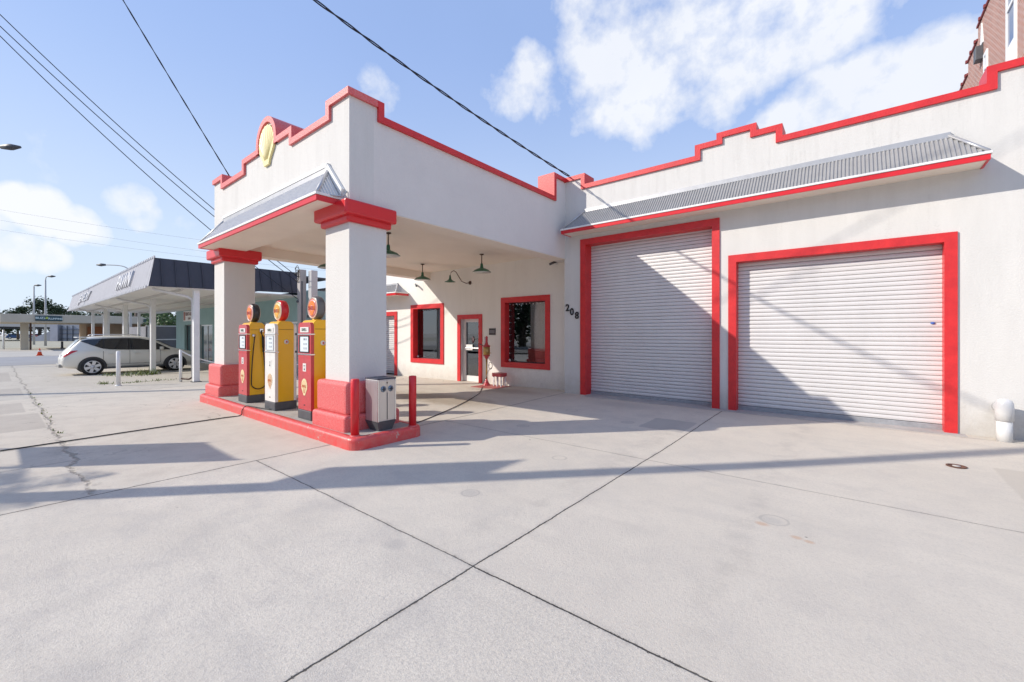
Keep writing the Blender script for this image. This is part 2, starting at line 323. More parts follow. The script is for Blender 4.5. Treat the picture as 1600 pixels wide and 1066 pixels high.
    hc = M('MULTIPLY', M('MULTIPLY', ss(vo.outputs['Distance'], .006, .001), ss(n1, .5, .56)), ss(X, -6, -9))
    col = mix(M('MULTIPLY', hc, .5), col, (.15,.14,.12))
    # pits and small dark specks
    vs = N.new('ShaderNodeTexVoronoi'); vs.inputs['Scale'].default_value = 1.6; L.new(P, vs.inputs['Vector'])
    spk = M('MULTIPLY', ss(vs.outputs['Distance'], .028, .014), .8); col = mix(spk, col, (.10,.09,.08))
    L.new(col, b.inputs['Base Color'])
    hgt = M('ADD', M('MULTIPLY', n3, .6), M('MULTIPLY', n4, .5)); hgt = M('SUBTRACT', hgt, M('MULTIPLY', groove, 2.5)); hgt = M('SUBTRACT', hgt, M('MULTIPLY', f, 2))
    bp = N.new('ShaderNodeBump'); bp.inputs['Strength'].default_value = .6; bp.inputs['Distance'].default_value = .010; L.new(hgt, bp.inputs['Height']); L.new(bp.outputs[0], b.inputs['Normal'])
    return m

# ------------------------------------------------------------------ mesh helpers
class MB:
    def __init__(s): s.bm = bmesh.new()
    def box(s, x0, x1, y0, y1, z0, z1, bev=0, seg=2):
        r = bmesh.ops.create_cube(s.bm, size=1); vs = r['verts']
        for v in vs: v.co = Vector(((x0+x1)/2+v.co.x*(x1-x0), (y0+y1)/2+v.co.y*(y1-y0), (z0+z1)/2+v.co.z*(z1-z0)))
        if bev > 0:
            es = list({e for v in vs for e in v.link_edges})
            bmesh.ops.bevel(s.bm, geom=es, offset=bev, segments=seg, affect='EDGES', profile=.5)
        return s
    def quad(s, *pts):
        s.bm.faces.new([s.bm.verts.new(p) for p in pts]); return s
    def extr(s, poly, axis, a, b):
        """2-D polygon extruded along an axis; poly coords are the other two in xyz order"""
        def P(p, t): return {'x': (t, p[0], p[1]), 'y': (p[0], t, p[1]), 'z': (p[0], p[1], t)}[axis]
        A = [s.bm.verts.new(P(p, a)) for p in poly]; B = [s.bm.verts.new(P(p, b)) for p in poly]; n = len(poly)
        fs = [s.bm.faces.new(A), s.bm.faces.new(B[::-1])]
        for i in range(n): fs.append(s.bm.faces.new((A[i], B[i], B[(i+1) % n], A[(i+1) % n])))
        bmesh.ops.recalc_face_normals(s.bm, faces=fs)
        return s
    def tube(s, pts, r, n=8, cap=True):
        pts = [Vector(p) for p in pts]; rings = []; up = Vector((0,0,1))
        for i, p in enumerate(pts):
            d = (pts[min(i+1, len(pts)-1)] - pts[max(i-1, 0)]).normalized()
            a = up if abs(d.dot(up)) < .95 else Vector((1,0,0))
            u = d.cross(a).normalized(); w = d.cross(u)
            rr = r[i] if isinstance(r, (list, tuple)) else r
            rings.append([s.bm.verts.new(p + (u*cos(2*pi*k/n) + w*sin(2*pi*k/n))*rr) for k in range(n)])
        fs = []
        for i in range(len(pts)-1):
            for k in range(n): fs.append(s.bm.faces.new((rings[i][k], rings[i][(k+1) % n], rings[i+1][(k+1) % n], rings[i+1][k])))
        if cap: fs.append(s.bm.faces.new(rings[0])); fs.append(s.bm.faces.new(rings[-1]))
        for f in fs: f.smooth = True
        bmesh.ops.recalc_face_normals(s.bm, faces=fs)
        return s
    def lathe(s, prof, c=(0,0,0), axis='z', n=24, smooth=True, sc=(1,1)):
        """prof: (radius, height) pairs"""
        rings = []
        for r, h in prof:
            ring = []
            for k in range(n):
                a = 2*pi*k/n; p = (r*cos(a)*sc[0], r*sin(a)*sc[1])
                q = {'z': (p[0], p[1], h), 'y': (p[0], h, p[1]), 'x': (h, p[0], p[1])}[axis]
                ring.append(s.bm.verts.new(Vector(c)+Vector(q)))
            rings.append(ring)
        fs = []
        for i in range(len(rings)-1):
            for k in range(n): fs.append(s.bm.faces.new((rings[i][k], rings[i][(k+1) % n], rings[i+1][(k+1) % n], rings[i+1][k])))
        fs.append(s.bm.faces.new(rings[0])); fs.append(s.bm.faces.new(rings[-1]))
        for f in fs: f.smooth = smooth
        bmesh.ops.recalc_face_normals(s.bm, faces=fs)
        return s
    def grid(s, us, zs, filled, axis, a, b):
        """wall with stepped outline and openings: cells extruded from a to b along axis x or y"""
        nu, nz = len(us)-1, len(zs)-1
        F = [[filled((us[i]+us[i+1])/2, (zs[j]+zs[j+1])/2) for j in range(nz)] for i in range(nu)]
        C = {}
        def V(i, j, t):
            k = (i, j, t)
            if k not in C: C[k] = s.bm.verts.new((us[i], t, zs[j]) if axis == 'y' else (t, us[i], zs[j]))
            return C[k]
        fs = []
        G = lambda i, j: 0 <= i < nu and 0 <= j < nz and F[i][j]
        for i in range(nu):
            for j in range(nz):
                if not F[i][j]: continue
                for t in (a, b): fs.append(s.bm.faces.new((V(i,j,t), V(i+1,j,t), V(i+1,j+1,t), V(i,j+1,t))))
                if not G(i-1, j): fs.append(s.bm.faces.new((V(i,j,a), V(i,j,b), V(i,j+1,b), V(i,j+1,a))))
                if not G(i+1, j): fs.append(s.bm.faces.new((V(i+1,j,a), V(i+1,j,b), V(i+1,j+1,b), V(i+1,j+1,a))))
                if not G(i, j-1): fs.append(s.bm.faces.new((V(i,j,a), V(i,j,b), V(i+1,j,b), V(i+1,j,a))))
                if not G(i, j+1): fs.append(s.bm.faces.new((V(i,j+1,a), V(i,j+1,b), V(i+1,j+1,b), V(i+1,j+1,a))))
        bmesh.ops.recalc_face_normals(s.bm, faces=fs)
        return s
    def build(s, name, m, parent=None, world=True, label=None, smooth=None):
        me = bpy.data.meshes.new(name)
        off = OFF.get(parent.name, Vector()) if (parent and world) else Vector()
        if off.length: bmesh.ops.translate(s.bm, verts=s.bm.verts, vec=-off)
        if smooth:
            for f in s.bm.faces: f.smooth = True
        s.bm.to_mesh(me); s.bm.free(); me.materials.append(m)
        o = bpy.data.objects.new(name, me); COL.objects.link(o)
        if parent: o.parent = parent; OFF[o.name] = off
        if label: o['label'] = label
        return o
OFF = {}
def thing(name, label, cat, loc=(0,0,0), rz=0, group=None, world=True):
    o = bpy.data.objects.new(name, None); COL.objects.link(o); o.location = loc; o.rotation_euler = (0,0,rz); o.empty_display_size = .2
    o['label'] = label; o['category'] = cat
    if group: o['group'] = group
    OFF[o.name] = Vector(loc) if world else Vector()
    return o
def tag(o, label=None, cat=None, group=None, kind=None):
    if label: o['label'] = label
    if cat: o['category'] = cat
    if group: o['group'] = group
    if kind: o['kind'] = kind
    return o
def dup(o, parent=None):
    c = o.copy(); COL.objects.link(c); c.parent = parent
    for ch in list(o.children): dup(ch, c)
    return c
def text(s, size, mtx, m, name, parent, ext=.004, bold=0, shear=0, sx=1):
    cu = bpy.data.curves.new('t', 'FONT'); cu.body = s; cu.size = size; cu.extrude = ext; cu.align_x = 'CENTER'; cu.align_y = 'CENTER'; cu.offset = bold; cu.shear = shear
    t = bpy.data.objects.new('t', cu); COL.objects.link(t); dg = bpy.context.evaluated_depsgraph_get()
    me = bpy.data.meshes.new_from_object(t.evaluated_get(dg)); bpy.data.objects.remove(t)
    me.transform(Matrix.Diagonal((sx,1,1,1))); me.transform(mtx)
    off = OFF.get(parent.name, Vector()); me.transform(Matrix.Translation(-off)); me.materials.clear(); me.materials.append(m)
    o = bpy.data.objects.new(name, me); COL.objects.link(o); o.parent = parent; OFF[o.name] = off
    return o
FRONT = lambda x, y, z: Matrix.Translation((x, y, z)) @ Matrix.Rotation(radians(90), 4, 'X')       # reads from -Y
def sst(a, b, x):
    t = min(1, max(0, (x-a)/(b-a))); return t*t*(3-2*t)
def gz(x, y):
    h = -.045*(1 - sst(5.5, 9, y)*sst(-9, -5.5, x))
    if x < -11: h -= .0166*(min(-11-x, 14.8))
    return h

# ------------------------------------------------------------------ ground
def make_ground():
    def steps(pts):
        out = []
        for a, b, n in pts: out += [a+(b-a)*i/n for i in range(n)]
        return out
    xs = steps([(-1200,-200,4),(-200,-60,6),(-60,-26,8),(-26,-4,44),(-4,10,20),(10,60,6),(60,1200,4)])+[1200]
    ys = steps([(-1200,-60,4),(-60,-10,6),(-10,0,10),(0,12,40),(12,60,8),(60,1200,4)])+[1200]
    bm = bmesh.new(); V = [[bm.verts.new((x, y, gz(x, y))) for y in ys] for x in xs]
    for i in range(len(xs)-1):
        for j in range(len(ys)-1):
            f = bm.faces.new((V[i][j], V[i+1][j], V[i+1][j+1], V[i][j+1])); f.smooth = True
    me = bpy.data.meshes.new('concrete_ground'); bm.to_mesh(me); bm.free(); me.materials.append(concrete_mat())
    o = bpy.data.objects.new('concrete_ground', me); COL.objects.link(o); tag(o, 'pale concrete lot with saw-cut joints and cracks', kind='structure')
make_ground()
asph = mat('asphalt', (.10,.10,.105), .85, var=.25, vscale=1.5, bump=.4, bscale=60)
m_ = MB(); m_.quad((-200,-16,-.30),(60,-16,-.04),(60,-7.5,-.04),(-200,-7.5,-.30)); o = m_.build('road', asph); o.location.z = .02
tag(o, 'asphalt street behind the viewer', kind='structure')
m_ = MB(); m_.quad((-95,-60,-.27),(-50.5,-60,-.27),(-50.5,90,-.27),(-95,90,-.27)) ; 
grassm = mat('dry_verge', (.36,.34,.25), .9, var=.4, vscale=.5, col2=(.30,.28,.22))
m_.bm.free()
m_ = MB(); m_.quad((-75,-40,-.286),(-49.6,-40,-.286),(-49.6,60,-.286),(-75,60,-.286)); tag(m_.build('far_pavement', mat('far_paving', (.46,.43,.38), .9, var=.2, vscale=.4)), 'pale paving in front of the far flat-roofed shop', kind='structure')
m_ = MB(); m_.quad((-48.9,-40,-.284),(-36,-40,-.284),(-36,60,-.284),(-48.9,60,-.284)); tag(m_.build('side_street', mat('worn_asphalt', (.30,.30,.31), .9, var=.15, vscale=.6)), 'worn light grey side street across the far end', kind='structure')
m_ = MB(); m_.quad((-400,-100,-.287),(-75.2,-100,-.287),(-75.2,200,-.287),(-400,200,-.287)); tag(m_.build('dry_verge', grassm), 'dry verge below the overpass', kind='structure')

# ------------------------------------------------------------------ service station
G, O = 9.07, 9.487
ST = thing('service_station', 'white stucco service station with red trim, stepped parapets and a pump canopy on two columns', 'service station', (-5.6, 9.07, 0))
GP = [(-5.648,-5.16,5.30),(-5.16,-2.40,5.03),(-2.40,-1.99,5.245),(-1.99,-1.505,5.37),(-1.505,-1.09,5.225),(-1.09,1.617,5.005),(1.617,9.5,5.25)]
def gtop(x):
    for a, b, z in GP:
        if a <= x <= b: return z
    return 5.25
D1 = (-5.183,-2.042,3.796); D2 = (-1.885,1.224,3.022)
xs = sorted({a for g in GP for a in g[:2]} | {D1[0],D1[1],D2[0],D2[1]}); zs = sorted({-.3, D1[2], D2[2]} | {g[2] for g in GP})
def gf(x, z):
    if z > gtop(x): return False
    for a, b, t in (D1, D2):
        if a < x < b and z < t: return False
    return True
m_ = MB(); m_.grid(xs, zs, gf, 'y', G, G+.40); m_.build('garage_wall', stucco_dirty, ST)
# coping of the garage parapet: a band following the steps
def coping(segs, axis, a, b, name, parent, t=.105, roll=None, m=red):
    """segs: list of (u0,u1,z) in ascending u; band of thickness t above and outside"""
    mb = MB(); n = len(segs); us = set(); zz = set()
    R = []
    for i, (u0, u1, z) in enumerate(segs):
        L_ = segs[i-1][2] if i > 0 else None; R_ = segs[i+1][2] if i < n-1 else None
        x0 = u0 - (t if (L_ is not None and L_ < z) else 0); x1 = u1 + (t if (R_ is not None and R_ < z) else 0)
        R.append((x0, x1, z, z+t))
        if L_ is not None and L_ < z: R.append((u0-t, u0, L_, z+t))
        if R_ is not None and R_ < z: R.append((u1, u1+t, R_, z+t))
    for r in R: us |= {r[0], r[1]}; zz |= {r[2], r[3]}
    us = sorted(us); zz = sorted(zz)
    mb.grid(us, zz, lambda x, z: any(r[0] < x < r[1] and r[2] < z < r[3] for r in R), axis, a, b)
    return mb.build(name, m, parent)
coping([(-5.70,-5.16,5.30)]+GP[1:], 'y', G-.04, G+.44, 'parapet_coping', ST)
for a, b, z in GP[1:]:
    if b-a > 1 and a < 1: MB().tube([(a+(.12), G+.16, z+.135), (b-.12, G+.16, z+.135)], .045, 8).build('parapet_ridge', red, ST)
def frame_ring(x0, x1, z0, z1, w, y0, y1, name, parent, m=red, bottom=True):
    mb = MB(); mb.grid([x0, x0+w, x1-w, x1], [z0, z0+w, z1-w, z1] if bottom else [z0, z1-w, z1],
        lambda x, z: not (x0+w < x < x1-w and ((z0+w if bottom else z0-1) < z < z1-w)), 'y', y0, y1)
    return mb.build(name, m, parent)
def shutter_door(x0, x1, z0, z1, y, pitch, parent, seed):
    mb = MB(); rnd = random.Random(seed); n = int((z1-z0-.09)/pitch); prof = []
    for i in range(n):
        zb = z0+.09+i*pitch; j = rnd.uniform(-.0012,.0012)
        for f, d in ((.0,.024),(.045,.003),(.13,-.009),(.5,-.013),(.87,-.009),(.965,.003)): prof.append((zb+f*pitch, y+d+j))
    prof.append((z1, y))
    nx = 14; V = []
    for k in range(nx+1):
        x = x0+(x1-x0)*k/nx; V.append([mb.bm.verts.new((x, yy+.0025*sin(k*.7+seed), zz+.002*sin(k*.4+seed+zz*1.3)*(1 if seed==1 else .25))) for i, (zz, yy) in enumerate(prof)])
    for k in range(nx):
        for i in range(len(prof)-1): mb.bm.faces.new((V[k][i], V[k+1][i], V[k+1][i+1], V[k][i+1]))
    d = mb.build('roller_shutter', shutter, parent)
    MB().box(x0, x1, y-.025, y+.03, z0, z0+.088, .006).build('bottom_rail', mat('rail_grey', (.36,.37,.39), .6, .1, var=.25, vscale=9), d)
    return d
w_ = .14
r1 = frame_ring(D1[0]-.0, D1[1]+.0, -.2, D1[2], w_, G-.028, G+.34, 'door_frame', ST, bottom=False); d1 = shutter_door(D1[0]+w_-.02, D1[1]-w_+.02, -.02, D1[2]-w_+.05, G+.285, .0755, ST, 1)
r2 = frame_ring(D2[0]-.0, D2[1]+.0, -.2, D2[2], w_, G-.028, G+.26, 'door_frame', ST, bottom=False); d2 = shutter_door(D2[0]+w_-.02, D2[1]-w_+.02, -.005, D2[2]-w_+.05, G+.19, .0755, ST, 2)
d1['label'] = 'taller roller shutter, dented near its foot'; d2['label'] = 'wider roller shutter with a small blue sticker'
MB().lathe([(.0,-.02),(.022,-.02),(.022,-.016)], (.98, G+.18, 1.66), 'y', 16, sc=(1.3,.8)).build('sticker', mat('sticker_blue', (.05,.13,.45), .5), d2)
# threshold strip of concrete in front of the shutters
MB().box(-5.0, 1.3, G-.22, G+.3, -.25, .004).build('threshold', mat('threshold_concrete', (.42,.40,.38), .9, var=.25, vscale=3), ST)

# office wall
WIN = [(-12.396,-10.637,.46,2.515),(-8.10,-6.362,.503,2.552)]; DR = (-9.966,-8.877,-.045,2.094); R3 = (-16.3,-13.225,-.045,2.32)
holes = [(a,b,c,d) for a,b,c,d in WIN]+[(DR[0],DR[1],-1,DR[3]),(R3[0],R3[1],-1,R3[3])]
xs = sorted({-17.2,-5.648}|{h[0] for h in holes}|{h[1] for h in holes}); zs = sorted({-.4,4.95}|{h[2] for h in holes if h[2]>-.5}|{h[3] for h in holes})
m_ = MB(); m_.grid(xs, zs, lambda x, z: not any(a<x<b and c<z<d for a,b,c,d in holes), 'y', O, O+.3); m_.build('office_wall', stucco_office, ST)
MB().box(-5.648, -5.3, G+.40, O+.3, -.4, 5.29).build('corner_return', stucco, ST)
coping([(-17.25,-11.9,4.95)], 'y', O-.04, O+.34, 'parapet_coping', ST)
# shell of the building behind
m_ = MB(); m_.box(-17.2,-16.95,O+.3,18,-.6,4.9); m_.box(9.2,9.5,G+.4,18,-.4,5.1); m_.box(-17.2,9.5,18,18.3,-.6,5.0); m_.build('rear_walls', stucco, ST)
m_ = MB(); m_.box(-16.95,9.2,O+.31,18,4.1,4.25); m_.box(-5.3,9.2,G+.41,O+.31,4.1,4.25); m_.build('roof', mat('roof_membrane', (.5,.5,.5), .9), ST)
# interior glimpsed through the windows
ib = mat('interior_beige', (.85,.80,.70), .8); idk = mat('interior_dark', (.10,.10,.11), .7); icr = mat('interior_maroon', (.16,.03,.03), .6)
m_ = MB(); m_.box(-13.0,-5.7,13.4,13.5,-.04,3.2); m_.box(-13.1,-13.0,O+.3,13.5,-.04,3.2); m_.build('back_room_wall', idk, ST)
m_ = MB(); m_.box(-13.0,-5.7,O+.31,13.4,3.2,3.28); m_.box(-13.0,-5.3,O+.31,13.4,-.08,-.03); m_.build('back_room_floor', mat('interior_floor', (.25,.24,.23), .5), ST)
m_ = MB(); m_.box(-7.85,-6.2,O+.62,O+.70,-.03,3.2); m_.box(-7.85,-7.77,O+.70,11.9,-.03,3.2); m_.box(-5.9,-5.7,O+.31,13.4,-.03,3.2); m_.build('partition_wall', ib, ST)
m_ = MB(); m_.box(-7.50,-6.2,O+.34,O+.60,-.03,.98,.02); m_.build('counter', icr, ST)
m_ = MB(); m_.box(-11.5,-11.3,O+.35,O+.5,-.03,3.2); m_.build('inner_post', mat('interior_post', (.5,.5,.5), .6), ST)
for i, (a, b, c, d) in enumerate(WIN):
    wf = frame_ring(a, b, c, d, .15, O-.03, O+.26, 'window', ST)
    MB().box(a+.15, b-.15, O+.20, O+.212, c+.15, d-.15).build('pane', glass, wf)
    MB().grid([a+.15,a+.175,b-.175,b-.15],[c+.15,c+.175,d-.175,d-.15], lambda x,z,a=a,b=b,c=c,d=d: not(a+.175<x<b-.175 and c+.175<z<d-.175),'y',O+.185,O+.199).build('glazing_bead', blackp, wf)
    # string of little bulbs round the glass
    mb = MB(); pts = []
    for k in range(12): pts.append((a+.19+(b-a-.38)*k/11, d-.185-.02*(k % 2)))
    for k in range(1, 9): pts.append((b-.18, d-.18-(d-c-.4)*k/9)); pts.append((a+.18, d-.18-(d-c-.4)*k/9))
    bm0 = mat('bulb_dark', (.10,.09,.09), .4) if i == 0 else whitep; b0 = None
    for x, z in pts:
        if b0 is None: b0 = MB().lathe([(.0,-.018),(.014,-.008),(.014,.008),(.0,.018)], (0, 0, 0), 'z', 6).build('bulb', bm0, wf, world=False)
        else: b0 = dup(b0, wf)
        b0.location = Vector((x, O+.165, z)) - OFF[wf.name]
    for x, z, r in ((a+.2,c+.2,.04),(b-.18,c+.2,.03),(b-.18,(c+d)/2-.1,.028)): mb.lathe([(0,-r),(r*.8,-r*.6),(r,0),(r*.8,r*.6),(0,r)], (x, O+.15, z), 'z', 8); mb.build('globe_bulb', whitep, wf); mb = MB()
    mb.bm.free()
df = frame_ring(DR[0], DR[1], -.2, DR[3], .135, O-.03, O+.20, 'door_frame', ST, bottom=False)
x0, x1, z1 = DR[0]+.135, DR[1]-.135, DR[3]-.135
dd = MB().grid([x0,x0+.10,x1-.09,x1],[-.04,.14,z1-.10,z1], lambda x,z: not (x0+.10<x<x1-.09 and .14<z<z1-.10),'y',O+.13,O+.175).build('glass_door', whitep, ST)
MB().box(x0+.10,x1-.09,O+.15,O+.158,.14,z1-.10).build('pane', glass, dd)
MB().box(x0+.06,x1-.05,O+.09,O+.11,1.005,1.04,.006).build('push_bar', alum, dd)
MB().box(x0+.10,x0+.42,O+.11,O+.122,.96,1.14,.004).build('notice', whitep, dd)
MB().box(x0+.02,x0+.07,O+.10,O+.13,1.35,1.62,.01).build('handle', whitep, dd)
MB().box(x0-.0,x0+.03,O+.0,O+.13,-.04,z1).build('jamb_strip', alum, df)
m_ = MB(); m_.lathe([(.0,0),(.11,0),(.11,.004),(0,.004)], (x0+.42, O+.146, 1.30), 'y', 12, sc=(.6,1)).build('poster', mat('poster_maroon', (.05,.02,.03), .6), dd)
frame_ring(R3[0], R3[1], -.2, R3[3], .15, O-.028, O+.22, 'door_frame', ST, bottom=False); d3 = shutter_door(R3[0]+.13, R3[1]-.13, -.04, R3[3]-.12, O+.16, .0755, ST, 3)
# plaque, house number
pl = MB().box(-8.583,-8.326,O-.022,O-.001,1.452,1.65,.004).build('plaque', mat('plaque_brown', (.045,.035,.035), .4), ST)
MB().box(-8.56,-8.35,O-.026,O-.022,1.50,1.60).build('plaque_lettering', mat('plaque_grey', (.16,.14,.15), .4), pl)
for ch, x, z in (('2',-5.552,2.135),('0',-5.425,2.03),('8',-5.283,1.935)):
    text(ch, .235, FRONT(x, G-.012, z), blackp, 'house_number', ST, .008, .006, 0, .95)

# canopy
C, FY, XL = -5.62, 3.21, -11.50; ZB = 3.38; TW = .40
FP = [(-11.50,-10.94,4.93),(-10.94,-9.56,4.72),(-9.56,-7.49,4.93),(-7.49,-6.124,4.72),(-6.124,C,4.93)]
AC, AW, AS, AT = -8.47, .36, 5.06, 5.42          # arch centre, half width, springing, crown (inner)
def archp(w, top, n=20): return [(AC + w*cos(pi*k/n), AS + (top-AS)*sin(pi*k/n)) for k in range(n+1)]
xs = sorted({a for g in FP for a in g[:2]}); zs = [ZB, 4.72, 4.93]
m_ = MB(); m_.grid(xs, zs, lambda x, z: z < next(g[2] for g in FP if g[0] <= x <= g[1]), 'y', FY, FY+TW)
m_.extr(archp(AW, AT)+[(AC-AW, 4.93),(AC+AW, 4.93)], 'y', FY, FY+TW)
m_.build('canopy_front', stucco_dirty, ST)
# front coping with the barrel arch in it
segs = FP
coping([(-11.50,-10.94,4.93),(-10.94,-9.56,4.72),(-9.56,AC-AW-.096,4.93)], 'y', FY-.045, FY+TW+.04, 'canopy_coping', ST, .10, m=redfade)
coping([(AC+AW+.096,-7.49,4.93),(-7.49,-6.124,4.72),(-6.124,C+.045,4.93)], 'y', FY-.045, FY+TW+.04, 'canopy_coping', ST, .10, m=redfade)
m_ = MB(); a_in = archp(AW, AT); a_out = archp(AW+.095, AT+.10)
ring = [(AC+AW+.095, 4.99)]+a_out+[(AC-AW-.095, 4.99),(AC-AW, 4.93)]+a_in[::-1]+[(AC+AW, 4.93)]
for y0 in (FY-.045,):
    y1 = FY+TW+.30
    A = [(m_.bm.verts.new((x, y0, z)), m_.bm.verts.new((x, y1, z))) for x, z in a_in]; B = [(m_.bm.verts.new((x, y0, z)), m_.bm.verts.new((x, y1, z))) for x, z in a_out]
    A0 = [(m_.bm.verts.new((AC+AW, y, 4.93))) for y in (y0,y1)]; B0 = [(m_.bm.verts.new((AC+AW+.095, y, 4.93))) for y in (y0,y1)]
    A1 = [(m_.bm.verts.new((AC-AW, y, 4.93))) for y in (y0,y1)]; B1 = [(m_.bm.verts.new((AC-AW-.095, y, 4.93))) for y in (y0,y1)]
    A = [tuple(A0)]+A+[tuple(A1)]; B = [tuple(B0)]+B+[tuple(B1)]
    for i in range(len(A)-1):
        m_.bm.faces.new((A[i][0], A[i+1][0], B[i+1][0], B[i][0])); m_.bm.faces.new((A[i][1], A[i+1][1], B[i+1][1], B[i][1]))
        m_.bm.faces.new((A[i][0], A[i+1][0], A[i+1][1], A[i][1])); m_.bm.faces.new((B[i][0], B[i+1][0], B[i+1][1], B[i][1]))
    bmesh.ops.recalc_face_normals(m_.bm, faces=m_.bm.faces)
m_.build('canopy_arch', redfade, ST)
# scallop emblem
def shell_mesh(cx, cy, z0, w, h, th, parent, m, name='shell_emblem'):
    bm_ = MB(); nr = 14; A0 = radians(24); A1 = radians(156); base = (0, 0); rings = [.0,.25,.5,.75,.93,1.0]
    def R(a, k):  # outline radius
        sc = 1 + .035*cos(2*pi*k) ; return sc
    V = []; n = nr*4
    for i in range(n+1):
        a = A0+(A1-A0)*i/n; rib = cos(2*pi*i/4); row = []
        ax, az = cos(a), sin(a)
        e = 1/ math.sqrt((ax/(w/2*1.0))**2*1.0 + (az/h)**2)
        for r in rings:
            rr = e*r*(1+.03*rib*(r > .9)); d = th*(.35+.65*sin(pi*min(r*.75+.12,1)))*(1-(.28*(1-rib)/2)*(r > .1)); 
            if r == 1.0: d = .0
            row.append(bm_.bm.verts.new((cx+ax*rr, cy-d, z0+h*.12+az*rr*.88)))
        V.append(row)
    for i in range(n):
        for j in range(len(rings)-1): bm_.bm.faces.new((V[i][j], V[i+1][j], V[i+1][j+1], V[i][j+1]))
    bmesh.ops.remove_doubles(bm_.bm, verts=bm_.bm.verts, dist=.0008)
    # hinge block at the foot
    bm_.extr([(cx-.13*w/.76, z0), (cx+.13*w/.76, z0), (cx+.17*w/.76, z0+.09*h/.8), (cx+.12*w/.76, z0+.16*h/.8), (cx-.12*w/.76, z0+.16*h/.8), (cx-.17*w/.76, z0+.09*h/.8)], 'y', cy-th*.7, cy)
    bmesh.ops.recalc_face_normals(bm_.bm, faces=bm_.bm.faces)
    return bm_.build(name, m, parent, smooth=False)
def pecten_outline(cx, z0, w, h, n=44):
    pts = [(cx-.16*w, z0), (cx+.16*w, z0), (cx+.21*w, z0+.12*h)]
    cz = z0+.56*h
    for i in range(n+1):
        a = radians(-22) + radians(224)*i/n; s = 1+.025*cos(i*pi/2)
        pts.append((cx+w/2*cos(a)*s, cz+(h*.44)*sin(a)*s))
    pts.append((cx-.21*w, z0+.12*h)); return pts
def emblem(cx, cy, z0, w, h, th):
    mb = MB(); out = pecten_outline(cx, z0, w, h); mb.extr(out, 'y', cy-th*.5, cy)
    # raised fan ribs from the hinge to the rim
    cz = z0+.56*h
    for k in range(9):
        a = radians(8+164*k/8); ex, ez = cx+w/2*.93*cos(a), cz+h*.44*.93*sin(a); sx, sz = cx+.10*w*cos(a), z0+.14*h
        d = Vector((ex-sx, 0, ez-sz)); nrm = Vector((-d.z, 0, d.x)).normalized(); wid = .052*w
        p = [Vector((sx, cy-th*.5, sz))-nrm*.012*w, Vector((sx, cy-th*.5, sz))+nrm*.012*w, Vector((ex, cy-th*.5, ez))+nrm*wid, Vector((ex, cy-th*.5, ez))-nrm*wid]
        t0, t1 = Vector((sx, cy-th*.62, sz)), Vector((ex, cy-th*.66, ez))
        vs = [mb.bm.verts.new(q) for q in p+[t0, t1]]
        for f in ((0,4,5,3),(1,2,5,4),(2,3,5),(0,1,4)): mb.bm.faces.new([vs[i] for i in f])
    bmesh.ops.recalc_face_normals(mb.bm, faces=mb.bm.faces)
    return mb
emblem(-8.45, FY-.004, 4.62, .66, .74, .075).build('shell_emblem', shellm, ST)
# right side wall
SP = [(FY,3.666,4.93),(3.666,8.594,4.72),(8.594,G,5.29)]
ys = sorted({FY+TW}|{a for g in SP for a in g[:2]})
ys = [y for y in ys if y >= FY+TW]
m_ = MB(); m_.grid(ys, [ZB,4.72,4.93,5.29], lambda y, z: z < next(g[2] for g in SP if g[0] <= y <= g[1]), 'x', C-TW, C)
m_.box(C-TW, C, G, O, ZB, 4.9); m_.build('canopy_side', mat('stucco_side', (.69,.665,.642), .85, var=.05, vscale=1.5, bump=.45, bscale=34), ST)
coping([(FY+TW+.04,3.666,4.93),(3.666,8.594,4.72),(8.594,G-.04,5.29)], 'x', C-TW-.04, C+.045, 'canopy_coping', ST, .10)
# left side wall, slightly splayed
pl_ = [(XL,FY+TW),(XL+TW,FY+TW),(-11.35,O),(-11.75,O)]
m_ = MB(); m_.extr(pl_, 'z', ZB, 4.72); m_.build('canopy_side', stucco, ST)
m_ = MB(); m_.extr([(XL-.04,FY+TW+.04),(XL+TW+.04,FY+TW+.04),(-11.31,O),(-11.79,O)], 'z', 4.72, 4.82); m_.build('canopy_coping', red, ST)
# ceiling slab and beam undersides
m_ = MB(); m_.extr([(XL+TW,FY+TW),(C-TW,FY+TW),(C-TW,O),(-11.35,O)], 'z', 3.60, 3.8); m_.build('canopy_ceiling', ceilm, ST)
m_ = MB(); m_.box(XL+.01, C-.01, FY-.0015, FY+TW-.01, ZB-.012, ZB-.001)
m_.extr([(XL+.01,FY+TW-.01),(XL+TW,FY+TW-.01),(-11.35,O-.01),(-11.74,O-.01)], 'z', ZB-.012, ZB-.001); m_.box(C-TW, C-.01, FY+TW-.01, G, ZB-.012, ZB-.001)
m_.build('beam_soffit', ceilm, ST)
m_ = MB(); m_.box(C-TW-.012, C-TW-.001, FY+TW, O, ZB, 3.6); m_.box(XL+TW, C-TW, FY+TW+.001, FY+TW+.012, ZB, 3.6); m_.extr([(XL+TW+.001,FY+TW),(XL+TW+.012,FY+TW),(-11.337,O),(-11.349,O)], 'z', ZB, 3.6); m_.build('beam_lining', ceilm, ST)

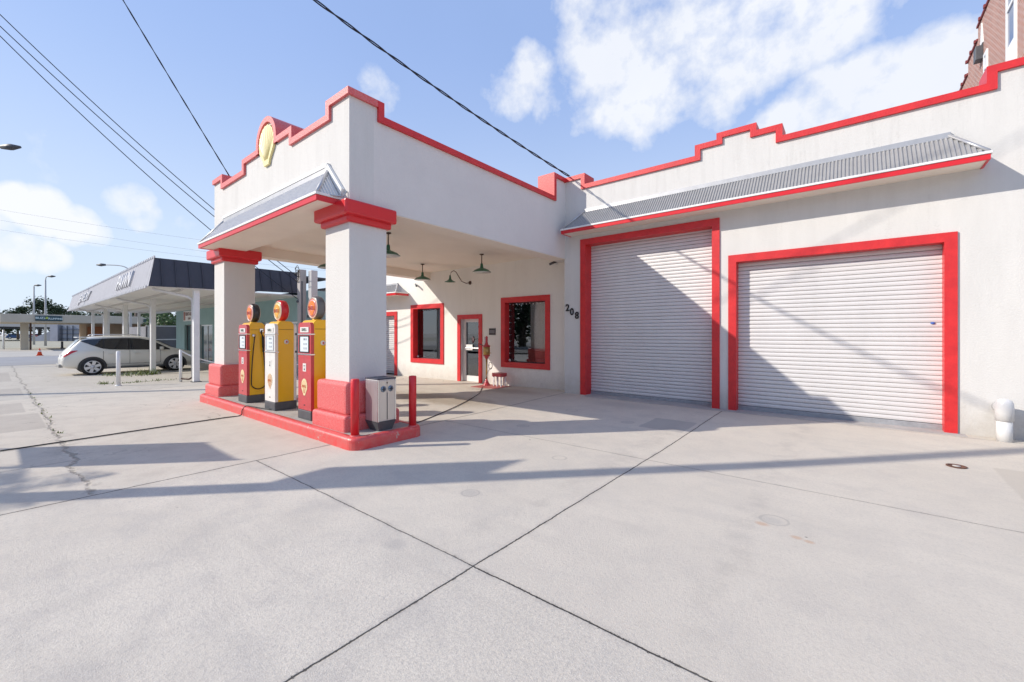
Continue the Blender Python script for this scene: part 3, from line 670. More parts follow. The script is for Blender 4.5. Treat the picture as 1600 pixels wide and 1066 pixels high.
# columns
def column(x0, x1, y0, y1, zt):
    c = MB().box(x0, x1, y0, y1, zt, ZB-.25).build('column', stucco, ST)
    m1 = MB(); m1.box(x0-.15, x1+.15, y0-.15, y1+.15, zt-.05, .34, .045, 3); m1.build('column_base', redfade, c)
    m1 = MB(); m1.box(x0-.10, x1+.10, y0-.10, y1+.10, .33, .80, .05, 3); m1.build('column_pedestal', redfade, c)
    m1 = MB(); m1.box(x0-.06, x1+.06, y0-.06, y1+.06, ZB-.275, ZB-.15, .03, 3); m1.box(x0-.13, x1+.13, y0-.13, y1+.11, ZB-.19, ZB+.025, .03, 3); m1.build('capital', redgloss, c)
    return c
column(-6.30, C, FY, 3.83, .10); column(-11.50, -10.85, FY, 3.83, .10)

# awnings
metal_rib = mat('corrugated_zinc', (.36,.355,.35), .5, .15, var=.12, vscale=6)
def awning(x0, x1, yf, zb, yw, zt, xt0, xt1, parent, pitch=.050, skin=None):
    """hipped lean-to: fascia x0..x1 at yf, top x xt0..xt1 on the wall yw"""
    zf = zb+.10; mb = MB(); n = int((x1-x0)/pitch*4); V = []
    slope = Vector((0, yw-yf, zt-zf)); nrm = Vector((0, -(zt-zf), (yw-yf))).normalized()
    for k in range(n+1):
        x = x0+(x1-x0)*k/n; f = 1
        if x < xt0: f = (x-x0)/(xt0-x0)
        if x > xt1: f = (x1-x)/(x1-xt1)
        d = .009*(1 if k % 4 in (0,1) else -1)
        row = []
        for t in (0, f*.5, f): row.append(mb.bm.verts.new(Vector((x, yf, zf))+slope*t+nrm*(d+.012)))
        V.append(row)
    for k in range(n):
        for j in range(2): mb.bm.faces.new((V[k][j], V[k+1][j], V[k+1][j+1], V[k][j+1]))
    # hip ends
    for xa, xb, sg in ((x0, xt0, -1), (x1, xt1, 1)):
        ny = max(4, int((yw-yf)/pitch*4)); W_ = []
        for k in range(ny+1):
            y = yf+(yw-yf)*k/ny; t = k/ny; d = .010*(1 if k % 4 in (0,1) else -1)
            bx = xa; tx = xa+(xb-xa)*t; tz = zf+(zt-zf)*t
            W_.append((mb.bm.verts.new((bx+sg*(d+.01), y, zf)), mb.bm.verts.new((tx+sg*(d+.01), y, tz+.012))))
        for k in range(ny): mb.bm.faces.new((W_[k][0], W_[k+1][0], W_[k+1][1], W_[k][1]))
    a = mb.build('awning', skin or metal_rib, parent)
    # caps along hips and against the wall
    cp = MB()
    for xa, xb in ((x0, xt0), (x1, xt1)):
        cp.tube([(xa, yf-.01, zf+.02), (xb, yw-.01, zt+.025)], .026, 6)
    cp.box(min(xt0,x0)+.0 if False else xt0-.03, xt1+.03, yw-.045, yw-.001, zt-.035, zt+.055, .006)
    cp.build('ridge_cap', steel, a)
    fa = MB(); fa.box(x0-.012, x1+.012, yf-.03, yf, zb, zb+.075); fa.box(x0-.012, x0+.013, yf, yw-.002, zb, zb+.075); fa.box(x1-.013, x1+.012, yf, yw-.002, zb, zb+.075); fa.build('fascia', redgloss, a)
    gu = MB(); gu.box(x0-.03, x1+.03, yf-.045, yf+.005, zb+.078, zb+.115, .004); gu.box(x0-.03, x0+.0, yf+.005, yw-.003, zb+.078, zb+.112); gu.box(x1, x1+.03, yf+.005, yw-.003, zb+.078, zb+.112); gu.build('drip_edge', whitep, a)
    so = MB(); so.box(x0+.014, x1-.014, yf+.001, yw-.002, zb+.012, zb+.03); so.build('soffit', ceilm, a)
    return a
awning(-5.46, 1.47, 8.655, 3.90, G, 4.47, -5.02, 1.12, ST)
awning(-11.10, -5.775, 2.83, ZB-.024, FY, 3.97, -10.74, -6.20, ST, skin=mat('corrugated_zinc_sunlit', (.66,.65,.64), .4, .15, var=.08, vscale=6))  # same zinc, made paler so the front's sunlit look is in its colour
awning(-17.0, -12.55, 8.95, 2.86, O, 3.33, -16.6, -13.20, ST)
# white flashing on the canopy wall above the awning hip
m_ = MB(); m_.extr([(-6.24,4.02),(-6.16,4.06),(-5.74,3.60),(-5.78,3.52)], 'y', FY-.05, FY-.001); m_.extr([(-6.16,4.075),(-6.20,4.02),(-10.80,4.02),(-10.76,4.075)], 'y', FY-.055, FY-.001); m_.build('flashing', whitep, ST)
m_ = MB(); m_.tube([(-5.77,2.95,3.46),(-5.70,3.15,3.47),(-5.66,3.2,3.55)], .012); m_.build('conduit', steel, ST)

# ------------------------------------------------------------------ pump island
IX0, IX1, IY0, IY1, IZ = -11.65, -5.03, 2.93, 4.10, .12
isl = thing('pump_island', 'long raised concrete pump island edged with a red painted kerb', 'pump island', (-8.3, 3.5, 0))
def rrect(x0, x1, y0, y1, r, n=6):
    p = []
    for cx, cy, a0 in ((x1-r, y0+r, -90), (x1-r, y1-r, 0), (x0+r, y1-r, 90), (x0+r, y0+r, 180)):
        for k in range(n+1): a = radians(a0+90*k/n); p.append((cx+r*cos(a), cy+r*sin(a)))
    return p
def kerb_mesh():
    mb = MB(); lay = [(0,-.35,.16),(0,.075,.16),(.012,.105,.15),(.04,IZ,.12),(.10,IZ,.08),(.11,IZ-.01,.08)]
    R = [[mb.bm.verts.new((x, y, z)) for x, y in rrect(IX0+o_, IX1-o_, IY0+o_, IY1-o_, r)] for o_, z, r in lay]
    for i in range(len(R)-1):
        n = len(R[0])
        for k in range(n):
            f = mb.bm.faces.new((R[i][k], R[i][(k+1)%n], R[i+1][(k+1)%n], R[i+1][k])); f.smooth = i > 0 and i < 4
    bmesh.ops.recalc_face_normals(mb.bm, faces=mb.bm.faces); return mb
def chips(m, amt=.8, lo=.60, sc=14, c=(.50,.44,.38)):
    nt = m.node_tree; N = nt.nodes; L = nt.links; b = N['Principled BSDF']; src = b.inputs['Base Color'].links[0].from_socket
    g = N.new('ShaderNodeNewGeometry'); n = N.new('ShaderNodeTexNoise'); n.inputs['Scale'].default_value = sc; n.inputs['Detail'].default_value = 9; n.inputs['Roughness'].default_value = .72; L.new(g.outputs['Position'], n.inputs['Vector'])
    r = N.new('ShaderNodeMapRange'); r.inputs['From Min'].default_value = lo; r.inputs['From Max'].default_value = lo+.04; r.inputs['To Max'].default_value = amt; L.new(n.outputs['Fac'], r.inputs['Value'])
    mx = N.new('ShaderNodeMixRGB'); L.new(r.outputs[0], mx.inputs[0]); L.new(src, mx.inputs[1]); mx.inputs[2].default_value = (*c, 1); L.new(mx.outputs[0], b.inputs['Base Color'])
kerb_mesh().build('kerb', mat('red_kerb_paint', (.62,.045,.045), .38, var=.35, vscale=9, bump=.3, bscale=40, col2=(.60,.13,.12)), isl)
chips(MATS['red_kerb_paint'], .8, .61, 9); chips(redfade, .6, .64, 16, (.70,.50,.46)); chips(kerbtop, .5, .58, 6, (.30,.27,.24))
m_ = MB(); m_.extr(rrect(IX0+.10, IX1-.10, IY0+.10, IY1-.10, .08), 'z', -.3, IZ-.008); m_.build('slab', kerbtop, isl)

# ------------------------------------------------------------------ fuel pumps
def pump(cx, label, face, globe_m, side, ptext, sidebadge, hosepos):
    w, d = .43, .36; y0 = 3.15; x0, x1 = cx-w/2, cx+w/2; y1 = y0+d; z0 = IZ-.008
    t = thing('fuel_pump', label, 'fuel pump', (cx, y0+d/2, z0), group='vintage fuel pumps in a row on the island')
    m = MB(); m.box(x0-.012, x1+.012, y0-.012, y1+.012, z0, z0+.15, .012); m.build('plinth', dkgrey, t)
    zt = 1.72
    # cabinet with rounded shoulders (seen from the side: arched front to back)
    prof = [(y0+.035, z0+.15), (y1-.03, z0+.15), (y1-.03, zt-.10)]
    for k in range(7): a = radians(90*k/6); prof.append((y1-.03-.09+.09*cos(a), zt-.10+.10*sin(a)))
    for k in range(7): a = radians(90+90*k/6); prof.append((y0+.035+.09+.09*cos(a), zt-.10+.10*sin(a)))
    m = MB(); m.extr(prof, 'x', x0, x1); bmesh.ops.bevel(m.bm, geom=[e for e in m.bm.edges if len(e.link_faces) == 2 and e.calc_face_angle(0) > 1.2], offset=.010, segments=2, affect='EDGES')
    cab = m.build('cabinet', yellow, t)
    for f in cab.data.polygons: f.use_smooth = False
    m = MB(); m.box(x0-.004, x1+.004, y0+.06, y1-.05, zt-.155, zt-.147); m.build('lid_seam', mat('seam_shadowline', (.25,.13,.01), .6), cab)
    for s, yy in ((1, y0),(-1, y1-.045)):      # front and back doors
        zz0, zz1 = z0+.155, zt-.045; sg = -1 if s == 1 else 1
        ring = []; r = .07
        pts = [(x0-.004, zz0), (x1+.004, zz0), (x1+.004, zz1-r)]
        for k in range(6): a = radians(90*k/5); pts.append((x1+.004-r+r*cos(a), zz1-r+r*sin(a)))
        for k in range(6): a = radians(90+90*k/5); pts.append((x0-.004+r+r*cos(a), zz1-r+r*sin(a)))
        m = MB(); m.extr(pts, 'y', yy-.006 if s == 1 else yy+.005, yy+.045 if s == 1 else yy+.052)
        door = m.build('door', face, t)
        if s == -1: continue
        yf = y0-.006
        m = MB(); m.box(x0-.016, x1+.016, yf-.008, yf+.06, 1.475, 1.495, .004); m.build('band', chrome, door)
        m = MB(); m.box(x0-.016, x1+.016, yf-.008, yf+.06, 1.150, 1.172, .004); m.build('band', chrome, door)
        m = MB(); m.grid([x0+.05,x0+.065,x1-.065,x1-.05],[1.19,1.205,1.45,1.465], lambda x,z: not (x0+.065<x<x1-.065 and 1.205<z<1.45),'y',yf-.012,yf+.002); m.build('dial_frame', blackp if face is pumpred else alum, door)
        m = MB(); m.box(x0+.065, x1-.065, yf-.004, yf-.001, 1.205, 1.45); df_ = m.build('dial', dial, door)
        for k, zz in enumerate((1.405, 1.33, 1.26)):
            m = MB(); m.box(cx-.035, cx+.085, yf-.008, yf-.004, zz-.016, zz+.016); m.build('counter_window', mat('counter_face', (.48,.53,.57), .4), df_)
        text('000', .030, FRONT(cx+.02, yf-.0085, 1.405), dkgrey, 'counter_digits', df_, .0005)
        m = MB(); m.box(x0+.075, x1-.065, yf-.008, yf+.0, 1.515, 1.60, .003); pp_ = m.build('price_card', whiteen, door)
        text(ptext, .066, FRONT(cx+.006, yf-.010, 1.557), mat('card_ink', (.03,.07,.05), .5), 'card_lettering', pp_, .001, .001)
        m = MB(); m.box(cx-.055, cx+.055, yf-.003, yf+.0, .885, 1.015, .001); no = m.build('notice', whiteen, door)
        m = MB(); m.box(cx-.03, cx+.03, yf-.0045, yf-.003, .975, .985); m.box(cx-.03, cx+.03, yf-.0045, yf-.003, .955, .962); m.box(cx-.018, cx+.018, yf-.0045, yf-.003, .905, .935); m.build('notice_print', dkgrey, no)
        # scallop badge
        mb = MB(); out = pecten_outline(cx, .50, .20, .27, 36); mb.extr(out, 'y', yf-.005, yf); bd = mb.build('badge', mat('badge_cream', (.80,.66,.38), .5, var=.15, vscale=30) if face is pumpred else mat('badge_worn', (.72,.60,.42), .6, var=.5, vscale=38, col2=(.45,.25,.12)), door)
        mb = MB()
        for k in range(7):
            a = radians(14+152*k/6); sx, sz = cx+.018*cos(a), .535; ex, ez = cx+.085*cos(a), .651+.098*sin(a)
            dx, dz = -(ez-sz), ex-sx; l = math.hypot(dx, dz); dx *= .0016/l; dz *= .0016/l
            mb.quad((sx-dx, yf-.0065, sz-dz), (sx+dx, yf-.0065, sz+dz), (ex+dx, yf-.0065, ez+dz), (ex-dx, yf-.0065, ez-dz))
        mb.build('badge_ribs', mat('badge_orange', (.55,.13,.03), .5), bd)
        text('SHELL', .052, FRONT(cx, yf-.0075, .645), mat('badge_orange', (0,0,0)), 'badge_lettering', bd, .0006, .001)
        m = MB(); m.box(cx-.02, cx+.02, yf-.004, yf, .335, .352); m.build('lock', blackp, door)
    # globe
    gx, gy, gz_ = cx, y0+.19, 1.915; R = .185
    m = MB(); m.lathe([(.065,zt-.012),(.065,zt+.012),(.05,zt+.03)], (gx, gy, 0), 'z', 20); m.build('globe_collar', yellow, t)
    pr = [(.10,-.062),(.165,-.066),(R,-.055),(R+.006,-.02),(R+.006,.02),(R,.055),(.165,.066),(.10,.062)]
    m = MB(); m.lathe(pr, (gx, gy, gz_), 'y', 36, sc=(1,1.02)); gl = m.build('globe', globe_m, t)
    for sg in (-1, 1):
        m = MB(); m.lathe([(0,sg*.085),(.06,sg*.083),(.12,sg*.076),(.158,sg*.066)], (gx, gy, gz_), 'y', 36); ln = m.build('globe_lens', side, gl)
        m = MB(); m.lathe([(.158,sg*.066),(.158,sg*.074),(.166,sg*.072),(.172,sg*.064)], (gx, gy, gz_), 'y', 36); m.build('globe_ring', mat('ring_cream', (.80,.62,.50), .4), gl)
        if sg == -1:
            text('SHELL', .085, FRONT(gx, gy-.0865, gz_-.005), mat('lens_dark_red', (.35,.02,.01), .4), 'lens_lettering', gl, .001, .002)
            mb = MB(); out = pecten_outline(gx, gz_-.12, .22, .235, 30); mb.extr(out, 'y', gy-.080, gy-.0835); mb.build('lens_emblem', mat('lens_orange', (.80,.20,.02), .35) if side is not lens_y else mat('lens_amber', (.80,.36,.03), .35), gl)
    # right-hand side fittings
    if hosepos:
        m = MB(); m.lathe([(0,0),(.035,0),(.035,.03),(.02,.05),(0,.05)], (x1, y0+.115, 1.455), 'x', 14); m.build('hose_outlet', chrome, t)
        pts = []; ya, yb, za, zb_, zbot = y0+.12, y0+.28, 1.44, 1.12, .40
        for k in range(9): pts.append((x1+.05-.012*k/8, ya+.0-.055*sin(pi*k/16), za-(za-zbot-.10)*k/8))
        pa = pts[-1]
        for k in range(1, 12): a = pi*k/12; ymid = (pa[1]+yb+.055)/2; ry = (yb+.055-pa[1])/2; pts.append((x1+.038, ymid-ry*cos(a), zbot+.10-.12*sin(a)))
        for k in range(9): pts.append((x1+.038+.01*k/8, yb+.055-.055*k/8, zbot+.10+(zb_-zbot-.10)*k/8))
        m = MB(); m.tube(pts, .0105, 8); m.build('hose', black, t)
        m = MB(); m.tube([(x1+.048, yb, 1.12),(x1+.052, yb-.002, 1.22)], .019, 10); m.tube([(x1+.052, yb-.002, 1.21),(x1+.05, yb-.008, 1.44)], .024, 10)
        m.tube([(x1+.052, yb-.012, 1.42),(x1+.055, yb-.045, 1.52),(x1+.04, yb-.02, 1.56)], .015, 8); m.build('nozzle', blackp, t)
        m = MB(); m.box(x1-.002, x1+.035, yb-.06, yb+.01, 1.52, 1.60, .01); m.build('nozzle_cradle', chrome, t)
    if sidebadge:
        m = MB(); m.lathe([(0,.0),(.042,0),(.042,.006),(.03,.012),(0,.012)], (x1, y0+.19, 1.345), 'x', 20); sb_ = m.build('side_medallion', alum, t)
        m = MB(); m.lathe([(0,.012),(.018,.012),(.018,.015),(0,.015)], (x1, y0+.19, 1.345), 'x', 6); m.build('medallion_centre', pumpred, sb_)
    # hose on the hidden left side, its loop showing at the edge
    pts = [(x0-.01, y0+.12, 1.42)]
    for k in range(14): a = pi*k/13; pts.append((x0-.05-.01*sin(a), y0+.10+.10*(1-cos(a)), .78-.36*sin(a)-.0))
    pts.append((x0-.02, y0+.28, 1.30)); m = MB(); m.tube(pts, .0105, 8); m.build('hose', black, t)
    for zz in (1.485, 1.16):
        m = MB(); m.box(x1-.002, x1+.008, y1-.02, y1+.012, zz-.02, zz+.02, .003); m.build('hinge', dkgrey, t)
    return t
lens_y = mat('lens_yellow', (.80,.62,.30), .3); lens_p = mat('lens_pink', (.78,.30,.28), .3)
gl_black = mat('globe_black_glass', (.03,.032,.036), .25); gl_red = mat('globe_red', (.60,.02,.03), .25); gl_grey = mat('globe_grey', (.11,.12,.14), .3)
pump(-9.54, 'farthest red-fronted yellow fuel pump with a hose looped on its side and a black globe', pumpred, gl_black, lens_p, 'SHELL', False, True)
pump(-8.21, 'white-fronted yellow fuel pump with a red-sided globe, middle of the three', whiteen, gl_red, lens_y, 'SHELL', True, False)
pump(-6.86, 'red-fronted yellow fuel pump with a grey globe, half hidden by the near column', pumpred, gl_grey, lens_p, 'SHELL', True, False)

# ------------------------------------------------------------------ bollards, air machine
def bollard(x, y, h, r, label):
    t = thing('bollard', label, 'bollard', (x, y, IZ), group='red bollards on the island corner')
    m = MB(); m.lathe([(r,IZ-.02),(r,h-.012),(r-.008,h-.003),(r-.02,h)], (x, y, 0), 'z', 24); m.build('post', redgloss, t)
    m = MB(); m.lathe([(r+.012,IZ-.01),(r+.012,IZ+.004),(r,IZ+.012)], (x, y, 0), 'z', 24); m.build('base_bead', redfade, t)
bollard(-5.21, 3.06, .885, .056, 'red steel bollard in front of the near column, left of the silver vending cabinet')
bollard(-5.10, 3.93, .868, .056, 'red steel bollard on the rear corner of the island, right of the silver vending cabinet')

am = thing('air_machine', 'square stainless steel air and vacuum cabinet on a black base by the red bollard', 'air machine', (-5.31, 3.62, IZ))
def air_machine():
    x0, x1, y0, y1 = -5.47, -5.16, 3.37, 3.68; zb, zt = IZ+.13, .845
    bm_ = MB(); b = [(x0+.05,y0+.05),(x1-.04,y0+.05),(x1-.04,y1-.04),(x0+.05,y1-.04)]; tq = [(x0,y0),(x1,y0),(x1,y1),(x0,y1)]
    A = [bm_.bm.verts.new((*p, IZ-.01)) for p in b]; B = [bm_.bm.verts.new((*p, zb)) for p in tq]
    bm_.bm.faces.new(A); bm_.bm.faces.new(B)
    for i in range(4): bm_.bm.faces.new((A[i], A[(i+1)%4], B[(i+1)%4], B[i]))
    bmesh.ops.recalc_face_normals(bm_.bm, faces=bm_.bm.faces); bm_.build('base', dkgrey, am)
    bd = MB().box(x0+.004, x1-.004, y0+.004, y1-.004, zb, zt, .008).build('cabinet', mat('cabinet_steel', (.60,.59,.60), .33, .7, var=.15, vscale=10, streak=True), am)
    MB().box(x0-.002, x1+.003, y0-.002, y1+.003, zt, zt+.018, .004).build('lid', mat('lid_black', (.03,.035,.06), .5), am)
    for a, b_ in ((y0+.022, (y0+y1)/2-.002), ((y0+y1)/2+.002, y1-.022)):
        MB().box(x1-.006, x1+.006, a, b_, zb+.02, zt-.015, .003).build('front_panel', stainless, bd)
    for yy in (y0+.012, y1-.012): MB().box(x1-.004, x1+.009, yy-.009, yy+.009, zb, zt, .003).build('edge_trim', chrome, bd)
    for yy in ((y0+y1)/2-.062, (y0+y1)/2+.058):
        pl2 = MB().lathe([(0,0),(.047,0),(.043,.008),(.0,.008)], (x1+.006, yy, zt-.135), 'x', 8).build('coin_plate', mat('plate_blue_grey', (.22,.27,.33), .4, .4), bd)
        m = MB(); m.box(x1+.013, x1+.028, yy-.030, yy+.030, zt-.140, zt-.130, .002); m.box(x1+.013, x1+.028, yy-.005, yy+.005, zt-.165, zt-.105, .002); m.build('knob', blackp, pl2)
    MB().lathe([(0,0),(.010,0),(.010,.006),(0,.006)], (x1+.006, (y0+y1)/2, zt-.05), 'x', 12).build('lock', rust, bd)
    MB().tube([(x1+.012, (y0+y1)/2, zb+.02),(x1+.012, (y0+y1)/2, zt-.19)], .004, 6).build('centre_strip', dkgrey, bd)
air_machine()

# ------------------------------------------------------------------ lamps under the canopy
def lamp(x, y, label):
    zc = 3.60; t = thing('pendant_lamp', label, 'lamp', (x, y, zc), group='green enamel barn lamps under the canopy')
    MB().lathe([(.06,zc),(.06,zc-.012),(.03,zc-.03),(.012,zc-.03)], (x,y,0), 'z', 18).build('ceiling_rose', rust, t)
    MB().lathe([(.013,zc-.02),(.013,zc-.27)], (x,y,0), 'z', 10).build('stem', rust, t)
    z = zc-.25
    MB().lathe([(.028,z),(.036,z-.03),(.040,z-.09),(.055,z-.12),(.12,z-.145),(.19,z-.175),(.225,z-.215),(.245,z-.225),(.243,z-.232)], (x,y,0), 'z', 32).build('lamp_shade', green, t)
    m = MB(); bmv = m.lathe([(.05,z-.135),(.12,z-.156),(.185,z-.185),(.222,z-.225),(.238,z-.234)], (x,y,0), 'z', 32); m.build('shade_lining', lampwhite, t)
    MB().lathe([(.0,z-.13),(.04,z-.16),(.045,z-.20),(.02,z-.235),(.0,z-.24)], (x,y,0), 'z', 14).build('bulb', lampwhite, t)
lamp(-7.52, 5.17, 'green barn lamp on a rusty stem, nearest, just right of the near column')
lamp(-10.10, 8.15, 'green barn lamp hanging in front of the sunlit far wall')
lamp(-7.62, 8.12, 'green barn lamp hanging nearest the large picture window')
lamp(-10.08, 5.20, 'green barn lamp mostly hidden behind the near column')
t = thing('wall_lamp', 'green gooseneck lamp on a curved rusty arm above the glass door', 'lamp', (-9.40, O, 3.10))
MB().lathe([(0,-.03),(.055,-.03),(.06,-.001),(0,-.001)], (-9.40, O, 3.10), 'y', 18).build('wall_plate', rust, t)
pts = [(-9.40,O-.02,3.10),(-9.46,O-.12,3.08),(-9.56,O-.22,3.14),(-9.62,O-.30,3.30),(-9.66,O-.36,3.42),(-9.71,O-.42,3.47),(-9.77,O-.47,3.42),(-9.79,O-.5,3.30)]
MB().tube(pts, .012, 8).build('arm', rust, t)
c_ = (-9.79, O-.50, 0); z = 3.30
MB().lathe([(.022,z+.02),(.03,z-.03),(.035,z-.08),(.05,z-.11),(.10,z-.15),(.17,z-.185),(.175,z-.19)], c_, 'z', 28).build('lamp_shade', green, t)
MB().lathe([(.04,z-.12),(.10,z-.158),(.165,z-.188)], c_, 'z', 28).build('shade_lining', lampwhite, t)
def camera_(x, y, z, dx, label):
    t = thing('security_camera', label, 'camera', (x, y, z))
    MB().lathe([(0,-.02),(.04,-.02),(.045,0),(0,0)], (x, y, z), 'y', 14).build('bracket', whitep, t)
    MB().tube([(x,y-.01,z),(x+dx*.04,y-.09,z+.02)], .014, 8).build('arm', alum, t)
    m = MB(); m.tube([(x+dx*-.04,y-.06,z+.045),(x+dx*.13,y-.16,z-.04)], .032, 12); m.build('housing', dkgrey, t)
camera_(-12.02, O, 3.20, 1, 'small grey security camera on the sunlit wall left of the lamps')
camera_(-6.15, O, 3.38, -1, 'small security camera high on the wall above the large picture window')

# ------------------------------------------------------------------ air stand and stool by the office door
px, py = -8.36, 9.12; zg = -.045
t = thing('air_tower', 'antique brass and red air pump stand beside the glass door', 'air pump', (px, py, zg))
brass = mat('aged_brass', (.50,.33,.12), .38, .6, var=.2, vscale=20)
MB().lathe([(.13,zg),(.13,zg+.02),(.07,zg+.09),(.035,zg+.17),(.03,zg+.2)], (px,py,0), 'z', 20).build('foot', pumpred, t)
MB().lathe([(.028,zg+.2),(.024,zg+.55),(.030,zg+.80)], (px,py,0), 'z', 14).build('pole', brass, t)
MB().lathe([(.03,zg+.78),(.06,zg+.84),(.07,zg+.87),(.10,zg+.875),(.10,zg+.905)], (px,py,0), 'z', 20).build('cup', pumpred, t)
MB().lathe([(.098,zg+.905),(.102,zg+1.02),(.098,zg+1.15)], (px,py,0), 'z', 24).build('drum', brass, t)
MB().lathe([(.108,zg+1.15),(.108,zg+1.185),(.05,zg+1.22),(.035,zg+1.30),(.035,zg+1.44),(.0,zg+1.47)], (px,py,0), 'z', 20).build('cap', pumpred, t)
m = MB()
for k in range(4): m.lathe([(0,-.02),(.028,-.01),(.028,.01),(0,.02)], (px-.05, py-.03, zg+1.26+.055*k), 'z', 10)
m.tube([(px-.05,py-.03,zg+1.2),(px-.05,py-.03,zg+1.45)], .008, 6); m.build('gauge_stack', alum, t)
MB().tube([(px-.09,py,zg+1.17),(px-.28,py-.02,zg+1.23)], .014, 8).build('crank', blackp, t)
MB().tube([(px+.1,py,zg+.97),(px+.2,py-.02,zg+.97)], .010, 8).build('valve', brass, t)
pts = [(px+.13,py-.01,zg+.62)]+[(px+.17+.07*cos(a), py-.02, zg+.60+.10*sin(a)) for a in [pi-2*pi*k/16 for k in range(26)]]+[(px+.10,py-.03,zg+.45),(px+.05,py-.05,zg+.30),(px-.02,py-.10,zg+.13)]
MB().tube(pts, .009, 6).build('hose', mat('hose_grey', (.22,.27,.27), .6), t)
sx, sy = -7.93, 9.20; t = thing('stool', 'low red-seated stool with white turned legs against the wall', 'stool', (sx, sy, zg))
m = MB(); m.extr(rrect(sx-.19, sx+.19, sy-.14, sy+.14, .05), 'z', zg+.30, zg+.40); m.build('seat', pumpred, t)
for a, b in ((-.14,-.09),(.14,-.09),(.14,.09),(-.14,.09),(0,-.10)):
    MB().lathe([(.016,zg),(.024,zg+.05),(.014,zg+.10),(.026,zg+.16),(.015,zg+.22),(.024,zg+.30)], (sx+a, sy+b, 0), 'z', 10).build('leg', whitep, t)
m = MB(); m.extr(rrect(-8.55, -7.35, 8.62, 9.40, .05), 'z', zg-.02, zg+.012); m.extr(rrect(-8.50, -7.40, 8.67, 9.36, .04), 'z', zg+.01, zg+.016); tag(m.build('floor_pad', mat('pad_red_edge', (.40,.10,.09), .6, var=.2, vscale=5)), 'thin red painted pad on the ground below the air pump stand', 'pad')

# ------------------------------------------------------------------ hoses on the ground, drain, vent pipe
def snake(pts, n=12):
    out = []
    P_ = [Vector(p) for p in pts]
    for i in range(len(P_)-1):
        p0 = P_[max(i-1,0)]; p1 = P_[i]; p2 = P_[i+1]; p3 = P_[min(i+2,len(P_)-1)]
        for k in range(n):
            t = k/n; out.append(.5*((2*p1)+(-p0+p2)*t+(2*p0-5*p1+4*p2-p3)*t*t+(-p0+3*p1-3*p2+p3)*t**3))
    out.append(P_[-1]); return out
h0 = lambda x, y, dz=.012: (x, y, gz(x, y)+dz)
pts = snake([h0(-8.62,-4), h0(-8.60,-1.5), h0(-8.63,.05), h0(-8.78,1.6), h0(-8.86,2.6), h0(-8.87,2.88), (-8.87,2.915,.06), (-8.86,2.97,IZ+.014), (-8.70,3.03,IZ+.012), (-8.42,3.07,IZ+.012), (-8.15,3.12,IZ+.012)], 8)
tag(MB().tube(pts, .009, 6).build('driveway_hose', black), 'thin black bell hose running straight across the lot and up over the island kerb', 'hose')
pts = snake([(-5.48,3.75,IZ+.012), (-5.62,3.98,IZ+.012), (-5.70,4.13,.04), h0(-5.78,4.5), h0(-6.45,6.1), h0(-7.25,7.6), h0(-7.9,8.4), h0(-8.25,8.85), (-8.40,9.02,zg+.10)], 8)
tag(MB().tube(pts, .008, 6).build('air_hose', mat('hose_dark', (.04,.025,.025), .5)), 'dark air hose lying from behind the silver cabinet to the antique air stand', 'hose')
t = thing('drain_cover', 'small rusty round drain cover set in the concrete before the wide shutter', 'drain cover', (.93, 6.95, gz(.9,6.9)))
zd = gz(.93,6.95)
MB().lathe([(.088,zd+.001),(.088,zd+.009),(.070,zd+.009),(.070,zd+.004),(0,zd+.004)], (.93,6.95,0), 'z', 28).build('ring', mat('rust_iron', (.16,.07,.045), .8, var=.4, vscale=30), t)
MB().lathe([(.035,zd+.004),(.035,zd+.010),(0,zd+.011)], (.93,6.95,0), 'z', 16).build('plug', mat('plug_pale', (.5,.47,.43), .7), t)
vx, vy = 1.645, 8.84
t = thing('vent_pipe', 'stubby white plastic vent pipe with an elbow cap at the foot of the garage wall', 'pipe', (vx, vy, 0))
MB().lathe([(.078,-.03),(.078,.30)], (vx,vy,0), 'z', 32).build('riser', whitepvc, t)
MB().lathe([(.079,.285),(.090,.287),(.090,.48),(.086,.53),(.072,.565),(.048,.583),(.015,.59),(0,.591)], (vx,vy,0), 'z', 36).build('cap', whitepvc, t)
MB().lathe([(.082,vy+.02),(.082,G+.01)], (vx,0,.45), 'y', 32).build('elbow', whitepvc, t)

